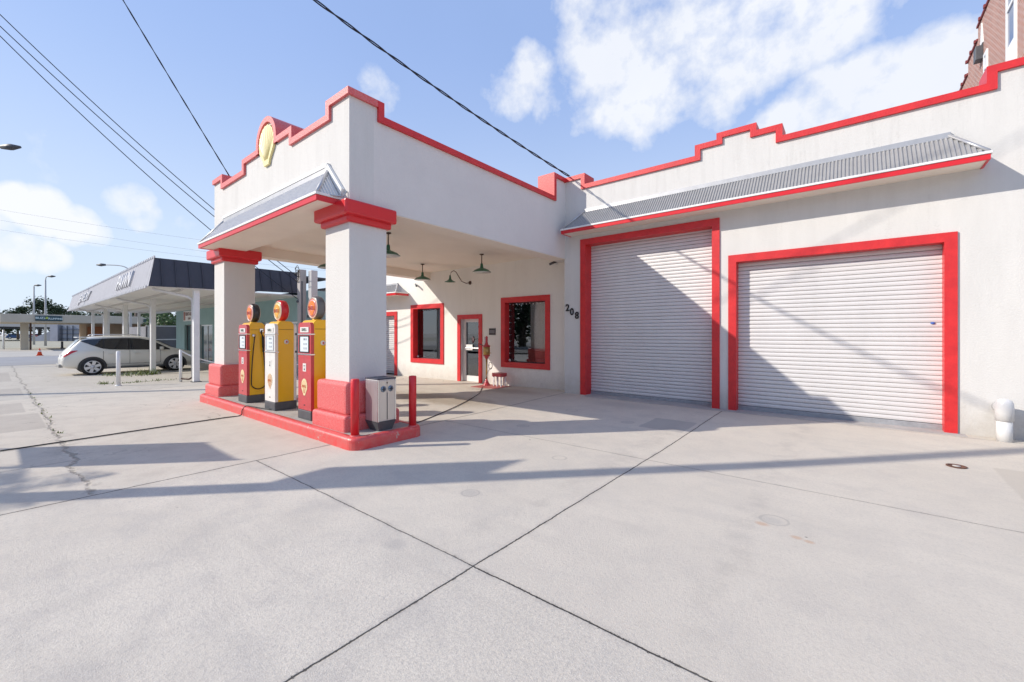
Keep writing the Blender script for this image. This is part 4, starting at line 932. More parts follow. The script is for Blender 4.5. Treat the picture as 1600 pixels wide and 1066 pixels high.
# ------------------------------------------------------------------ neighbouring shop with the dark mansard canopy
NB = thing('pawn_shop', 'teal pawn shop under a dark metal mansard canopy on white posts', 'shop', (-26, 5, -.3))
MX0, MX1, MY, MZ, MT = -40.2, -17.1, 3.02, 2.98, 3.93
def mansard():
    # sloping standing-seam skins, front and both ends
    mb = MB()
    a, b, c, d = (MX0,MY,MZ),(MX1,MY,MZ),(MX1-.28,MY+.20,MT),(MX0+.28,MY+.20,MT)
    A = [mb.bm.verts.new(q) for q in (a,b,c,d)]; mb.bm.faces.new(A)
    for k in range(0, 60):
        x = MX0+.3+(MX1-MX0-.6)*k/59; mb.box(x-.012, x+.012, MY-.028, MY+.0, MZ, MZ+.03)
        v = [mb.bm.verts.new(q) for q in ((x-.015,MY-.012,MZ),(x+.015,MY-.012,MZ),(x+.015,MY+.19,MT),(x-.015,MY+.19,MT))]; mb.bm.faces.new(v)
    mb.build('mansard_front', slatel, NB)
    ye = 7.8
    for X0, X1 in ((MX1, MX1-.28),(MX0, MX0+.28)):
        mb = MB()
        s = 1 if X0 > -30 else -1
        A = [mb.bm.verts.new(q) for q in ((X0,MY,MZ),(X0,ye,MZ+.12),(X1,ye,MT+.02),(X1,MY+.2,MT))]; mb.bm.faces.new(A)
        for k in range(13):
            y = MY+.35+(ye-MY-.4)*k/12; z0_ = MZ+.12*(y-MY)/(ye-MY)
            v = [(X0+s*.03,y-.014,z0_),(X0+s*.03,y+.014,z0_),(X1+s*.03,y+.014,MT),(X1+s*.03,y-.014,MT)]
            w = [(X0-s*.01,y-.014,z0_),(X0-s*.01,y+.014,z0_),(X1-s*.01,y+.014,MT),(X1-s*.01,y-.014,MT)]
            V = [mb.bm.verts.new(q) for q in v+w]
            for f in ((0,1,2,3),(0,1,5,4),(1,2,6,5),(2,3,7,6),(3,0,4,7)): mb.bm.faces.new([V[i] for i in f])
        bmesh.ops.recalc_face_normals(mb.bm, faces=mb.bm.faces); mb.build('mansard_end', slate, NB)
    # ragged seam caps along the top and bottom of the front
    mb = MB()
    for k in range(92):
        x = MX0+.25+(MX1-MX0-.5)*k/91
        mb.box(x-.07, x+.05, MY-.045, MY-.005, MZ-.045, MZ+.028)
        mb.box(x-.07, x+.04, MY+.165, MY+.21, MT-.01, MT+.055)
    mb.build('seam_clips', mat('seam_clip', (.62,.62,.64), .4, .4), NB)
    mb = MB(); mb.extr([(MX0+.02,MY+.02),(MX1-.02,MY+.02),(MX1-.02,7.8),(MX0+.02,7.8)], 'z', MZ-.0, MZ+.035); mb.build('canopy_soffit', mat('soffit_white', (.74,.73,.70), .6, var=.08, vscale=.8), NB)
    for y in (3.9, 5.3, 6.6): MB().box(MX0+.1, MX1-.1, y-.04, y+.04, MZ-.07, MZ-.001).build('soffit_joist', mat('joist_grey', (.52,.50,.47), .6), NB)
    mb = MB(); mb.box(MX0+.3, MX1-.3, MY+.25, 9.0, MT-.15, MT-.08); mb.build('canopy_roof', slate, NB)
mansard()
slopeM = lambda x, z: Matrix.Translation((x, MY+.20*(z-MZ)/(MT-MZ)-.03, z)) @ Matrix.Rotation(radians(90)-math.atan(.2/.95), 4, 'X')
text('PAWN', .80, slopeM(-21.5, 3.45), mat('letter_white', (.66,.66,.68), .4), 'fascia_lettering', NB, .03, .012, .12, 1.12)
text('JEWELRY', .62, slopeM(-32.8, 3.45), mat('letter_white', (0,0,0)), 'fascia_lettering', NB, .03, .008, .35, 1.6)
# teal front wall with openings
TY = 7.8; tx0, tx1 = -35.9, -16.6
ho = [(-33.9,-32.0,-1,2.05),(-31.0,-28.3,-1,2.02),(-26.6,-22.2,.25,2.0),(-21.4,-17.6,.25,2.0)]
xs = sorted({tx0,tx1}|{h[0] for h in ho}|{h[1] for h in ho}); zs = [-.6,.25,2.0,2.02,2.05,3.2]
m_ = MB(); m_.grid(xs, zs, lambda x, z: not any(a<x<b and c<z<d for a,b,c,d in ho), 'y', TY, TY+.3); m_.build('front_wall', teal, NB)
m_ = MB(); m_.box(tx0, tx0+.3, TY+.3, 16, -.6, 3.2); m_.box(tx1-.3, tx1, TY+.3, 16, -.6, 3.2); m_.box(tx0, tx1, 16, 16.3, -.6, 3.2); m_.build('side_walls', teal, NB)
m_ = MB(); m_.box(tx0+.3, tx1-.3, TY+.3, 16, 3.0, 3.1); m_.build('roof', dkgrey, NB)
for i, (a, b, c, d) in enumerate(ho):
    c = max(c, -.3)
    f = MB().grid([a,a+.08,(a+b)/2-.03,(a+b)/2+.03,b-.08,b],[c,c+.08,d-.08,d], lambda x,z,a=a,b=b,c=c,d=d: (x<a+.08 or x>b-.08 or z<c+.08 or z>d-.08 or abs(x-(a+b)/2)<.03),'y',TY+.12,TY+.2).build('door' if i == 0 else 'shop_window', alum if i else dkgrey, NB)
    MB().box(a+.08, b-.08, TY+.15, TY+.16, c+.08, d-.08).build('pane', mat('shop_glass', (.05,.09,.11), .06, spec=.8), f)
sg = MB().box(-33.95, -31.9, TY-.05, TY-.001, 2.28, 2.93, .01).build('shop_sign', whitep, NB)
text('RENT-ALL', .30, FRONT(-32.75, TY-.055, 2.72), mat('sign_brown', (.16,.06,.05), .5), 'sign_lettering', sg, .003, .006)
text('LOAN', .20, FRONT(-32.6, TY-.055, 2.44), mat('sign_brown', (0,0,0)), 'sign_lettering', sg, .003, .004)
m_ = MB(); m_.box(-33.88,-33.5,TY-.055,TY-.05,2.34,2.88); m_.build('sign_panel', mat('sign_rust', (.38,.13,.09), .5), sg)
# posts with bent arms
def shop_post(x, y, arm=True, r=.085, brk=False):
    zg_ = gz(x, y); m = MB(); m.box(x-r, x+r, y-r, y+r, zg_-.05, MZ, .012); p = m.build('canopy_post', whitep, NB)
    if arm: MB().tube([(x-.12,y-.06,zg_+.12),(x-.12,y-.06,2.55),(x-.12,y-.10,2.66),(x-.12,y-.22,2.74),(x-.12,MY+.15,2.93)], .045, 10).build('downpipe', whitepvc, p)
    MB().box(x-r-.05, x+r+.05, y-r-.05, y+r+.05, zg_-.04, zg_+.02).build('foot_plate', dkgrey, p)
for x in (-17.3,-23.45,-29.6,-35.9): shop_post(x, 4.3)
for x, y in ((-39.2,4.1),(-39.3,4.85),(-39.3,5.8),(-39.4,6.45)): shop_post(x, y, False, .07)

# small things in front of the shop
def post(x, y, h, r, label, name='bollard', m=whitep):
    z = gz(x, y); t = thing(name, label, 'post', (x, y, z))
    MB().lathe([(r,z-.02),(r,z+h-.02),(r*.6,z+h)], (x,y,0), 'z', 14).build('tube', m, t)
    MB().lathe([(r*1.5,z-.01),(r*1.5,z+.015),(r,z+.03)], (x,y,0), 'z', 14).build('collar', m, t)
post(-18.05, 2.46, 1.10, .055, 'slim white bollard standing alone in front of the parked car')
rl = thing('hand_rail', 'white pipe post with a sagging chain beside the nearest shop post', 'railing', (-17.9, 4.15, gz(-17.9,4.15)))
zr = gz(-17.9,4.15)
m = MB(); m.tube([(-17.75,3.98,zr-.02),(-17.75,3.98,zr+1.10)], .045, 10); m.build('post', whitep, rl)
m = MB(); m.tube(snake([(-17.75,3.98,zr+1.07),(-17.55,4.3,zr+.85),(-17.2,4.9,zr+.62),(-16.6,6.0,zr+.45),(-16.0,7.2,zr+.5)],6), .022, 8); m.build('chain', whitep, rl)
m = MB(); m.tube([(-17.75,3.98,zr+.12),(-17.5,4.15,zr+.10),(-17.42,4.22,zr+.16)], .03, 8); m.build('drain_shoe', rust, rl)
co = thing('traffic_cone', 'orange traffic cone on the kerb of the side street', 'cone', (-50.6, 2.25, -.285))
MB().lathe([(.16,-.25),(.025,.30),(.02,.31)], (-50.6,2.25,0), 'z', 20).build('cone', orange, co)
MB().box(-50.8,-50.4,2.05,2.45,-.285,-.25,.01).build('base', orange, co)
MB().lathe([(.094,.03),(.072,.12)], (-50.6,2.25,0), 'z', 20).build('band', whitep, co)

# ------------------------------------------------------------------ parked car
def make_car(label, group, loc, paint, name='parked_car', detail=True):
    t = thing(name, label, 'car', loc, world=False)
    if group: t['group'] = group
    W_ = .94
    #      y    zb   belt  top   w    wroof
    ST_ = [(.02,.50,.66,.70,.66,.55),(.06,.40,.74,.80,.78,.62),(.16,.33,.90,1.02,.87,.68),(.30,.30,1.02,1.17,.905,.70),(.48,.29,1.07,1.40,.925,.66),(.66,.28,1.09,1.60,.935,.64),
           (.95,.27,1.09,1.655,.94,.645),(1.4,.26,1.07,1.685,.94,.66),(2.0,.26,1.04,1.695,.94,.67),(2.5,.26,1.02,1.675,.94,.665),(2.9,.26,1.00,1.60,.94,.66),(3.25,.26,.985,1.44,.94,.68),
           (3.55,.26,.98,1.25,.94,.72),(3.78,.26,.97,1.10,.94,.77),(4.05,.27,.95,1.04,.93,.78),(4.35,.28,.88,.965,.90,.76),(4.58,.30,.77,.86,.83,.68),(4.70,.33,.66,.74,.74,.58),(4.77,.40,.56,.62,.60,.45)]
    def lerp(y):
        for a, b in zip(ST_, ST_[1:]):
            if a[0] <= y <= b[0]:
                f = (y-a[0])/(b[0]-a[0]); return [a[i]+(b[i]-a[i])*f for i in range(6)]
        return list(ST_[0] if y < ST_[0][0] else ST_[-1])
    def ring(st):
        y, zb, bl, tp, w, wr = st; gh = tp-bl
        return [(0,zb),(w*.80,zb),(w*.95,zb+.06),(w*.985,zb+.25),(w,(zb+bl)/2+.05),(w*.99,bl-.12),(w*.955,bl-.01),(w*.93,bl+.02),(wr+(w*.93-wr)*.42,bl+gh*.58),(wr+.02,tp-.075 if gh > .2 else tp-.03),(wr-.05,tp-.025 if gh > .2 else tp-.012),(wr*.55,tp-.002),(0,tp+.008)]
    def sx(y, z):
        R = ring([y]+lerp(y)[1:])[1:11]
        for (x0, z0), (x1, z1) in zip(R, R[1:]):
            if z0 <= z <= z1 and z1 > z0: return x0+(x1-x0)*(z-z0)/(z1-z0)
        return R[-1][0]
    mb = MB(); rows = []
    for st in ST_:
        r = ring(st); full = r+[(-x, z) for x, z in r[-2:0:-1]]
        rows.append([mb.bm.verts.new((x, st[0], z)) for x, z in full])
    n = len(rows[0]); fs = []
    for a, b in zip(rows, rows[1:]):
        for k in range(n): fs.append(mb.bm.faces.new((a[k], a[(k+1)%n], b[(k+1)%n], b[k])))
    fs.append(mb.bm.faces.new(rows[0])); fs.append(mb.bm.faces.new(rows[-1]))
    bmesh.ops.recalc_face_normals(mb.bm, faces=mb.bm.faces)
    body = mb.build('body', paint, t, smooth=True)
    md = body.modifiers.new('s', 'SUBSURF'); md.levels = 1; md.render_levels = 2
    def patch(lo, hi, y0, y1, ny, nz, off, sides=(1,-1)):
        m = MB()
        for s in sides:
            V = []
            for i in range(ny+1):
                y = y0+(y1-y0)*i/ny; a, b = lo(y), hi(y)
                V.append([m.bm.verts.new((s*(sx(y, a+(b-a)*j/nz)+off), y, a+(b-a)*j/nz)) for j in range(nz+1)])
            for i in range(ny):
                for j in range(nz): m.bm.faces.new((V[i][j], V[i+1][j], V[i+1][j+1], V[i][j+1]))
        bmesh.ops.recalc_face_normals(m.bm, faces=m.bm.faces); return m
    pl_ = lambda P: (lambda y: next((a[1]+(b[1]-a[1])*(y-a[0])/(b[0]-a[0]) for a, b in zip(P, P[1:]) if a[0] <= y <= b[0]), P[-1][1]))
    carglass = mat('car_glass', (.012,.016,.022), .04, spec=.9)
    top = pl_([(.60,1.47),(.8,1.53),(1.4,1.575),(2.0,1.585),(2.5,1.565),(2.9,1.47),(3.2,1.31),(3.5,1.12),(3.6,1.06)])
    bot = pl_([(.60,1.465),(.95,1.28),(1.25,1.14),(1.5,1.09),(2.2,1.06),(3.6,1.03)])
    for s in (1, -1): patch(bot, top, .60, 3.58, 40, 6, .012, (s,)).build('side_windows', carglass, t, smooth=True)
    patch(lambda y: 1.0, lambda y: 1.0, 0, 1, 1, 1, 0).bm.free()
    # pillars between the panes
    for s in (1, -1):
        for y in (1.30, 2.12):
            V = [(s*(sx(y+d, z)+.020), y+d, z) for d, z in ((-.03,bot(y)),(.03,bot(y)),(.05,top(y)),(-.01,top(y)))]; MB().quad(*V).build('window_pillar', blackp, t)
    # tailgate glass and windscreen
    m = MB(); m.quad((-.60,.30,1.17),(.60,.30,1.17),(.52,.575,1.52),(-.52,.575,1.52)); m.build('rear_window', carglass, t)
    m = MB(); m.quad((-.74,3.70,1.15),(.74,3.70,1.15),(.60,2.96,1.585),(-.60,2.96,1.585)); m.build('windscreen', carglass, t)
    m = MB(); m.box(-.60,.60,.50,.80,1.60,1.64,.015); m.build('spoiler', paint, t)
    if detail:
        tl0 = pl_([(.10,.80),(.20,.86),(.34,.97),(.50,1.055)]); tl1 = pl_([(.10,.84),(.20,.98),(.34,1.07),(.50,1.075)])
        for s in (1, -1): patch(tl0, tl1, .10, .50, 10, 3, .016, (s,)).build('tail_light', mat('tail_red', (.55,.02,.03), .2, coat=.5), t, smooth=True)
        for s in (1, -1):
            m = MB()
            for y in (1.28, 2.14, 3.22):
                zz = [.45+.58*k/8 for k in range(9)]
                for a, b in zip(zz, zz[1:]): m.quad((s*(sx(y, a)+.010), y-.006, a),(s*(sx(y, a)+.010), y+.006, a),(s*(sx(y, b)+.010), y+.006, b),(s*(sx(y, b)+.010), y-.006, b))
            for y0_, y1_, z in ((1.28,3.22,.45),):
                for k in range(12): ya, yb = y0_+(y1_-y0_)*k/12, y0_+(y1_-y0_)*(k+1)/12; m.quad((s*(sx(ya,z)+.010),ya,z-.006),(s*(sx(yb,z)+.010),yb,z-.006),(s*(sx(yb,z)+.010),yb,z+.006),(s*(sx(ya,z)+.010),ya,z+.006))
            m.build('door_seams', mat('seam_dark', (.05,.05,.05), .6), t)
        for s in (1, -1):
            for y in (1.42, 2.30): m = MB(); xx = sx(y, .90); m.box(min(s*(xx-.005), s*(xx+.035)), max(s*(xx-.005), s*(xx+.035)), y, y+.20, .885, .92, .012); m.build('door_handle', paint, t)
            m = MB(); xx = sx(3.2, 1.05); m.box(min(s*(xx), s*(xx+.22)), max(s*xx, s*(xx+.22)), 3.18, 3.32, 1.03, 1.18, .04); m.build('mirror', paint, t)
            m = MB(); m.tube([(s*.60,.95,1.69),(s*.60,1.05,1.735),(s*.61,2.2,1.745),(s*.60,2.55,1.70)], .018, 8)
            m.build('roof_rail', alum, t)
            m = MB(); m.box(*sorted((s*.90, s*.945)), .95, 3.5, .255, .33, .02); m.build('sill', dkgrey, t)
        m = MB(); m.box(-.62,.62,-.03,.10,.36,.50,.03); m.build('rear_bumper', mat('bumper_lower', (.30,.29,.27), .5), t)
        m = MB(); m.box(-.25,.25,.055,.09,.76,.88,.005); m.build('number_plate', whitep, t)
        for s in (1,-1): m = MB(); m.box(*sorted((s*.50, s*.82)), 4.42, 4.60, .74, .86, .04); m.build('headlight', mat('lamp_clear', (.7,.72,.75), .1, coat=.5), t)
    for y in (.95, 3.77):
        for s in (1, -1):
            xx = .935
            m = MB(); A = [(y+.445*cos(pi*k/20), .36+.435*sin(pi*k/20)) for k in range(21)]+[(y-.445,.25),(y+.445,.25)]
            m.extr(A, 'x', *sorted((s*(xx-.25), s*(xx+.016)))); arch = m.build('wheel_arch', mat('arch_liner', (.05,.05,.05), .7), t)
            m = MB(); R0 = .37; m.lathe([(.24,-.11),(R0-.03,-.115),(R0,-.08),(R0,.08),(R0-.03,.115),(.24,.11)], (s*(xx-.08), y, R0-.005), 'x', 40); wh = m.build('wheel', black, t)
            m = MB(); cx = s*(xx+.034); m.lathe([(.235,-.01),(.262,-.008),(.262,.006),(.235,.006),(.235,-.01)], (cx, y, R0-.005), 'x', 40)
            for k in range(6):
                a = 2*pi*k/6+.3; u = (cos(a), sin(a)); v = (-sin(a), cos(a)); P4 = []
                for rr, ww in ((.04,.045),(.245,.062)):
                    for sg in (-1, 1): P4.append((y+u[0]*rr+v[0]*ww*sg, R0-.005+u[1]*rr+v[1]*ww*sg))
                m.extr([P4[0],P4[1],P4[3],P4[2]], 'x', cx-.008, cx+.008)
            m.lathe([(0,-.01),(.06,-.01),(.06,.014),(0,.016)], (cx, y, R0-.005), 'x', 16)
            m.build('rim', mat('alloy_rim', (.72,.72,.72), .35, .3), wh)
            m = MB(); m.lathe([(0,0),(.236,0),(.236,.002),(0,.002)], (s*(xx+.016), y, R0-.005), 'x', 24); m.build('brake_disc', mat('disc_dark', (.08,.08,.085), .5), wh)
    return t
make_car('champagne silver crossover parked under the mansard canopy, nose towards the teal shop', None, (-26.16, 1.68, gz(-26,3)-.005), carpaint)

# ------------------------------------------------------------------ poles and signs standing behind the viewer, whose shadows cross the lot
PX_, PY_ = -9.5, -3.45
t = thing('utility_pole', 'tall wooden utility pole with a banner sign, beside the street left of the viewer', 'utility pole', (PX_, PY_, gz(PX_,PY_)))
MB().tube([(PX_,PY_,-.2),(PX_,PY_,5),(PX_,PY_,15.5)], [.145,.13,.10], 14).build('pole', barkm, t)
MB().box(PX_-.02,PX_+.02,PY_+.13,PY_+.80,4.25,5.60).build('banner', mat('banner_cloth', (.2,.3,.5), .8), t)
MB().tube([(PX_,PY_,5.62),(PX_,PY_+.84,5.62)], .02, 6).build('banner_arm', dkgrey, t)
x0, x1, yb = -11.3, -10.05, -2.55
t = thing('street_sign', 'two-legged sign panel standing by the street left of the viewer', 'sign', ((x0+x1)/2, yb, -.1))
for x in (x0, x1): MB().tube([(x,yb,-.2),(x,yb,3.72)], .03, 8).build('leg', steel, t)
MB().box(x0-.03,x1+.03,yb-.03,yb+.03,2.30,3.68).build('panel', whitep, t)

P2 = (-20.6, -2.9)
t = thing('utility_pole', 'slim far utility pole beyond the left edge of the lot', 'utility pole', (*P2, -.3))
MB().tube([(*P2,-.5),(*P2,15.8)], [.16,.10], 12).build('pole', barkm, t)

# palm whose fronds shade the lower left corner
def palm(x, y, h, label):
    t = thing('palm_tree', label, 'palm tree', (x, y, gz(x,y)), group='trees near the street'); rnd = random.Random(3)
    MB().tube([(x,y,-.2),(x+.05,y,h*.5),(x,y,h)], [.17,.14,.12], 12).build('trunk', barkm, t)
    m = MB()
    for k in range(15):
        a = 2*pi*k/15+rnd.uniform(-.15,.15); el = rnd.uniform(-.25,1.1); L = rnd.uniform(1.15,1.6); pts = []
        for i in range(9):
            f = i/8; pts.append(Vector((x+cos(a)*cos(el)*L*f, y+sin(a)*cos(el)*L*f, h+sin(el)*L*f-1.1*L*f*f*.55)))
        m.tube(pts, .012, 4)
        for i in range(1, 9):
            for q in range(3):
                f = (i-1+q/3)/8; p = pts[i-1].lerp(pts[i], q/3); d = (pts[i]-pts[i-1]).normalized(); sd = d.cross(Vector((0,0,1))).normalized()
                for s in (1,-1):
                    l = .36*(1-.5*f)*rnd.uniform(.6,1.2); e = p+sd*s*l+d*l*.55-Vector((0,0,.12+.1*rnd.random()))
                    m.quad(p-d*.015, p+d*.015, e+d*.008, e-d*.008)
    m.build('crown', leafB, t)
palm(-11.55, -5.35, 4.25, 'fan-crowned palm standing by the street left of the viewer')

# ------------------------------------------------------------------ trees
def tree(x, y, h, r, label, lm, seed, n=1500, group=None, zg=None, leaf=.34, low=.28):
    zg = gz(x, y) if zg is None else zg; rnd = random.Random(seed)
    t = thing('tree', label, 'tree', (x, y, zg)); 
    if group: t['group'] = group
    m = MB(); m.tube([(x,y,zg-.2),(x+.1,y,zg+h*.25),(x-.05,y,zg+h*.5)], [r*.09,r*.07,r*.05], 8); cl = []
    for k in range(11):
        a = rnd.uniform(0,2*pi); rr = r*rnd.uniform(.25,.85); zz = zg+h*rnd.uniform(low+.15,.92); rr *= (1-.45*max(0,(zz-zg)/h-.6)/.4)
        c = Vector((x+rr*cos(a), y+rr*sin(a), zz)); cl.append((c, r*rnd.uniform(.22,.42)))
        m.tube([(x,y,zg+h*.3),(x+(c.x-x)*.5,y+(c.y-y)*.5,(zg+h*.3+c.z)/2),tuple(c)], [r*.035,r*.022,r*.01], 5)
    m.build('trunk', barkm, t)
    m = MB(); cl.append((Vector((x,y,zg+h*.7)), r*.5))
    for i in range(n):
        c, cr = rnd.choice(cl); d = Vector((rnd.gauss(0,1), rnd.gauss(0,1), rnd.gauss(0,.75))); d = d.normalized()*cr*(rnd.random()**.45)*1.15; p = c+d
        u = Vector((rnd.gauss(0,1), rnd.gauss(0,1), rnd.gauss(0,.6))).normalized(); v = u.cross(Vector((rnd.gauss(0,1), rnd.gauss(0,1), rnd.gauss(0,1)))).normalized(); s = leaf*rnd.uniform(.6,1.3)
        m.quad(p-u*s, p+v*s*.5, p+u*s, p-v*s*.5)
    m.build('crown', lm, t); return t
# far trees beyond the overpass
def at(u, d, z=None):
    r = (u-800)/F_PX; s, c = sin(TH), cos(TH); return (d*(-s+r*c), d*(c+r*s))
FG = 'oak trees beyond the overpass'
for i, (u, d, vt, w, lab) in enumerate(((28,118,477,3.0,'low rounded dark oak at the far left behind the flat roof'),(62,112,468,4.6,'tallest dark oak behind the two tall light poles'),(95,116,480,4.5,'dark oak just right of the tall light poles'),
        (128,110,486,4.5,'oak showing between the first canopy posts'),(165,105,484,5.0,'oak seen under the mansard canopy behind the posts'),(205,92,482,5.0,'oak behind the thick trunk-like pole under the canopy'),(-10,110,486,4,'oak at the extreme left edge'),(250,85,488,4.5,'far oak just left of the teal shop'))):
    x, y = at(u, d); h = 1.5+(V0-vt)*d/F_PX+.3; tree(x, y, h, w, lab, leafA, 20+i, 2200, FG, -.3, .30, .15)
for i, (u, d, vt, w) in enumerate(((266,42,482,2.6),)):
    x, y = at(u, d); tree(x, y, 1.5+(V0-vt)*d/F_PX+.3, w, 'bright green leafy tree right behind the teal shop corner', leafB, 50+i, 1800, None, -.3, .16, .1)

# ------------------------------------------------------------------ far flat-roofed shop with its green sign
FS = thing('flat_roofed_shop', 'long low flat-roofed cream building with a dark green sign on its fascia', 'building', (-66, 10, -.3))
cream = mat('cream_paint', (.52,.47,.38), .8, var=.12, vscale=.6); peach = mat('peach_wall', (.42,.30,.20), .85, var=.15, vscale=.5)
m_ = MB(); m_.box(-78,-66,.3,30,2.62,3.48,.05); m_.build('roof_slab', cream, FS)
m_ = MB(); m_.box(-69.9,-69.2,1.7,2.3,-.35,2.62); m_.build('column', cream, FS)
m_ = MB(); m_.box(-69.6,-69.15,2.35,2.5,-.35,2.62); m_.build('downpipe', rust, FS)
m_ = MB(); m_.box(-77,-70.5,6.8,30,-.35,2.62); m_.build('wall', peach, FS)
m_ = MB(); m_.box(-70.5,-70.4,6.9,8.4,-.3,2.3); m_.build('door_panel', mat('door_brown', (.35,.13,.05), .7), FS)
for y in (13.5,18.5,23.5): MB().box(-70.5,-70.42,y,y+2.2,.4,2.1).build('shop_window', mat('window_dull', (.16,.15,.14), .3), FS)
sgn = MB().box(-65.99,-65.88,2.62,4.55,2.80,3.34,.01).build('sign_board', mat('sign_teal', (.012,.05,.07), .4), FS)
SIDE = lambda x, y, z: Matrix.Translation((x, y, z)) @ Matrix.Rotation(radians(90), 4, 'Z') @ Matrix.Rotation(radians(90), 4, 'X')
text('BUZZ', .30, SIDE(-65.87, 3.02, 3.10), mat('sign_text', (.55,.65,.65), .5), 'sign_lettering', sgn, .01, .01)
text('PLUMBING', .26, SIDE(-65.87, 4.05, 3.04), mat('sign_text', (0,0,0)), 'sign_lettering', sgn, .01, .01, 0, .85)
MB().lathe([(0,0),(.13,0),(.13,.02),(0,.02)], (-65.88,3.42,3.12), 'x', 12).build('sign_flower', mat('sign_yellowgreen', (.45,.55,.10), .5), sgn)
MB().box(-65.99,-65.90,11.2,12.4,2.82,3.2).build('small_sign', mat('sign_teal', (0,0,0)), FS)

# overpass
OV = thing('overpass', 'grey concrete highway overpass with a tall block-faced abutment in shade', 'bridge', (-120, 10, -.3))
cblue = mat('abutment_concrete_shaded', (.30,.32,.37), .9, var=.3, vscale=.35, streak=True)  # blue of the shade is mixed into this concrete colour
def P3(u, v, d): x, y = at(u, d); return (x, y, 1.5+(V0-v)*d/F_PX)
def wallslab(uv, d0, d1, m, name):
    mb = MB(); A = [mb.bm.verts.new(P3(u, v, d0)) for u, v in uv]; B = [mb.bm.verts.new(P3(u, v, d0) if False else tuple(Vector(P3(u, v, d0))+Vector((-(d1-d0)*.75, (d1-d0)*.6, 0)))) for u, v in uv]
    mb.bm.faces.new(A); mb.bm.faces.new(B[::-1]); n = len(A)
    for i in range(n): mb.bm.faces.new((A[i], B[i], B[(i+1)%n], A[(i+1)%n]))
    bmesh.ops.recalc_face_normals(mb.bm, faces=mb.bm.faces); return mb.build(name, m, OV)
wallslab([(40,538),(150,538),(150,506),(80,508),(80,517),(40,533)], 96, 106, cblue, 'abutment')
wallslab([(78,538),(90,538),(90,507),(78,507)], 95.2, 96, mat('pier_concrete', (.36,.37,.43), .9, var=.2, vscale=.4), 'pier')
wallslab([(-160,512),(82,514.5),(82,511.5),(-160,508)], 97, 110, mat('girder_dark', (.035,.04,.05), .8), 'girder')
wallslab([(-160,508),(82,511.5),(82,500),(-160,490)], 96.5, 108, mat('deck_concrete', (.36,.37,.38), .9, var=.1, vscale=.3), 'deck')
for k, (a, b) in enumerate(((96,98),(104,105),(113,114),(124,125))):
    wallslab([(a,537),(a+.35,537),(a+.35,509),(a,509)], 95.8, 96, mat('wall_joint', (.10,.11,.14), .9), 'panel_joint')
for v in (515,521.5,529): wallslab([(84,v),(148,v),(148,v+.35),(84,v+.35)], 95.7, 96, mat('wall_joint', (0,0,0)), 'panel_joint')
# cars glimpsed under the bridge
for i, (u, d, c, lab) in enumerate(((8,132,(.03,.08,.2),'dark blue car far off under the overpass deck'),(22,138,(.45,.47,.5),'silver car far off beside a blue one under the overpass'),(45,150,(.5,.1,.08),'small red car farthest under the overpass'))):
    x, y = at(u, d); make_car(lab, 'cars far under the overpass', (x, y, -.3), mat('far_paint_%d' % i if False else ('blue_paint','silver_paint','crimson_paint')[i], c, .35, coat=.4), 'parked_car', False)

# tall light poles and street lamps
def light_pole(u, vt, d, label, arm=None, r=.14):
    x, y = at(u, d); zt = 1.5+(V0-vt)*d/F_PX
    t = thing('street_light', label, 'street light', (x, y, -.3), group='street lights along the highway')
    MB().tube([(x,y,-.4),(x,y,zt*.5),(x,y,zt)], [r,r*.8,r*.6], 10).build('pole', mat('pole_grey', (.42,.42,.42), .6), t)
    if arm:
        du, dv = arm; ex, ey = at(u+du, d); zz = 1.5+(V0-vt-dv if False else V0-(vt+dv))*d/F_PX
        pts = [(x,y,zt-.1),(x+(ex-x)*.15,y+(ey-y)*.15,zt+(zz-zt)*.55),(x+(ex-x)*.45,y+(ey-y)*.45,zt+(zz-zt)*.9),(ex,ey,zz)]
        MB().tube(snake(pts, 5), r*.4, 6).build('arm', mat('pole_grey', (0,0,0)), t)
        m = MB(); d_ = Vector((ex-x, ey-y, 0)).normalized(); m.tube([Vector((ex,ey,zz)), Vector((ex,ey,zz))+d_*.5, Vector((ex,ey,zz))+d_*1.0], [.10,.17,.06], 8); m.build('lamp_head', dkgrey, t)
    return t
light_pole(53, 448, 66, 'shorter of the two tall light poles rising behind the flat-roofed shop', (1.5,-2))
light_pole(71, 438, 60, 'taller of the two tall light poles rising behind the flat-roofed shop', (4.5,-6))
light_pole(204, 425, 46, 'street light whose curved arm reaches left above the mansard canopy', (-39,-11))
light_pole(-58, 222, 22, 'street light just out of view whose lamp head pokes in at the left edge', (60,8), .10)
# trunk-like dark pole seen under the canopy, thin white roadside post, stub
x, y = at(214, 60); t = thing('utility_pole', 'stout dark pole seen between the white posts under the mansard canopy', 'utility pole', (x, y, -.3)); MB().tube([(x,y,-.4),(x,y,6)], [.30,.26], 12).build('pole', barkm, t)
x, y = at(5.5, 47); t = thing('signpost', 'thin white roadside post at the far left edge', 'post', (x, y, -.3)); MB().tube([(x,y,-.3),(x,y,1.9)], .09, 8).build('tube', whitep, t)
x, y = at(97, 49); t = thing('bollard', 'short dark stub post just left of the parked car', 'post', (x, y, -.3)); MB().tube([(x,y,-.3),(x,y,.55)], .10, 8).build('tube', dkgrey, t); MB().box(x-.35,x+.35,y-.12,y+.12,-.3,-.16).build('foot', dkgrey, t)

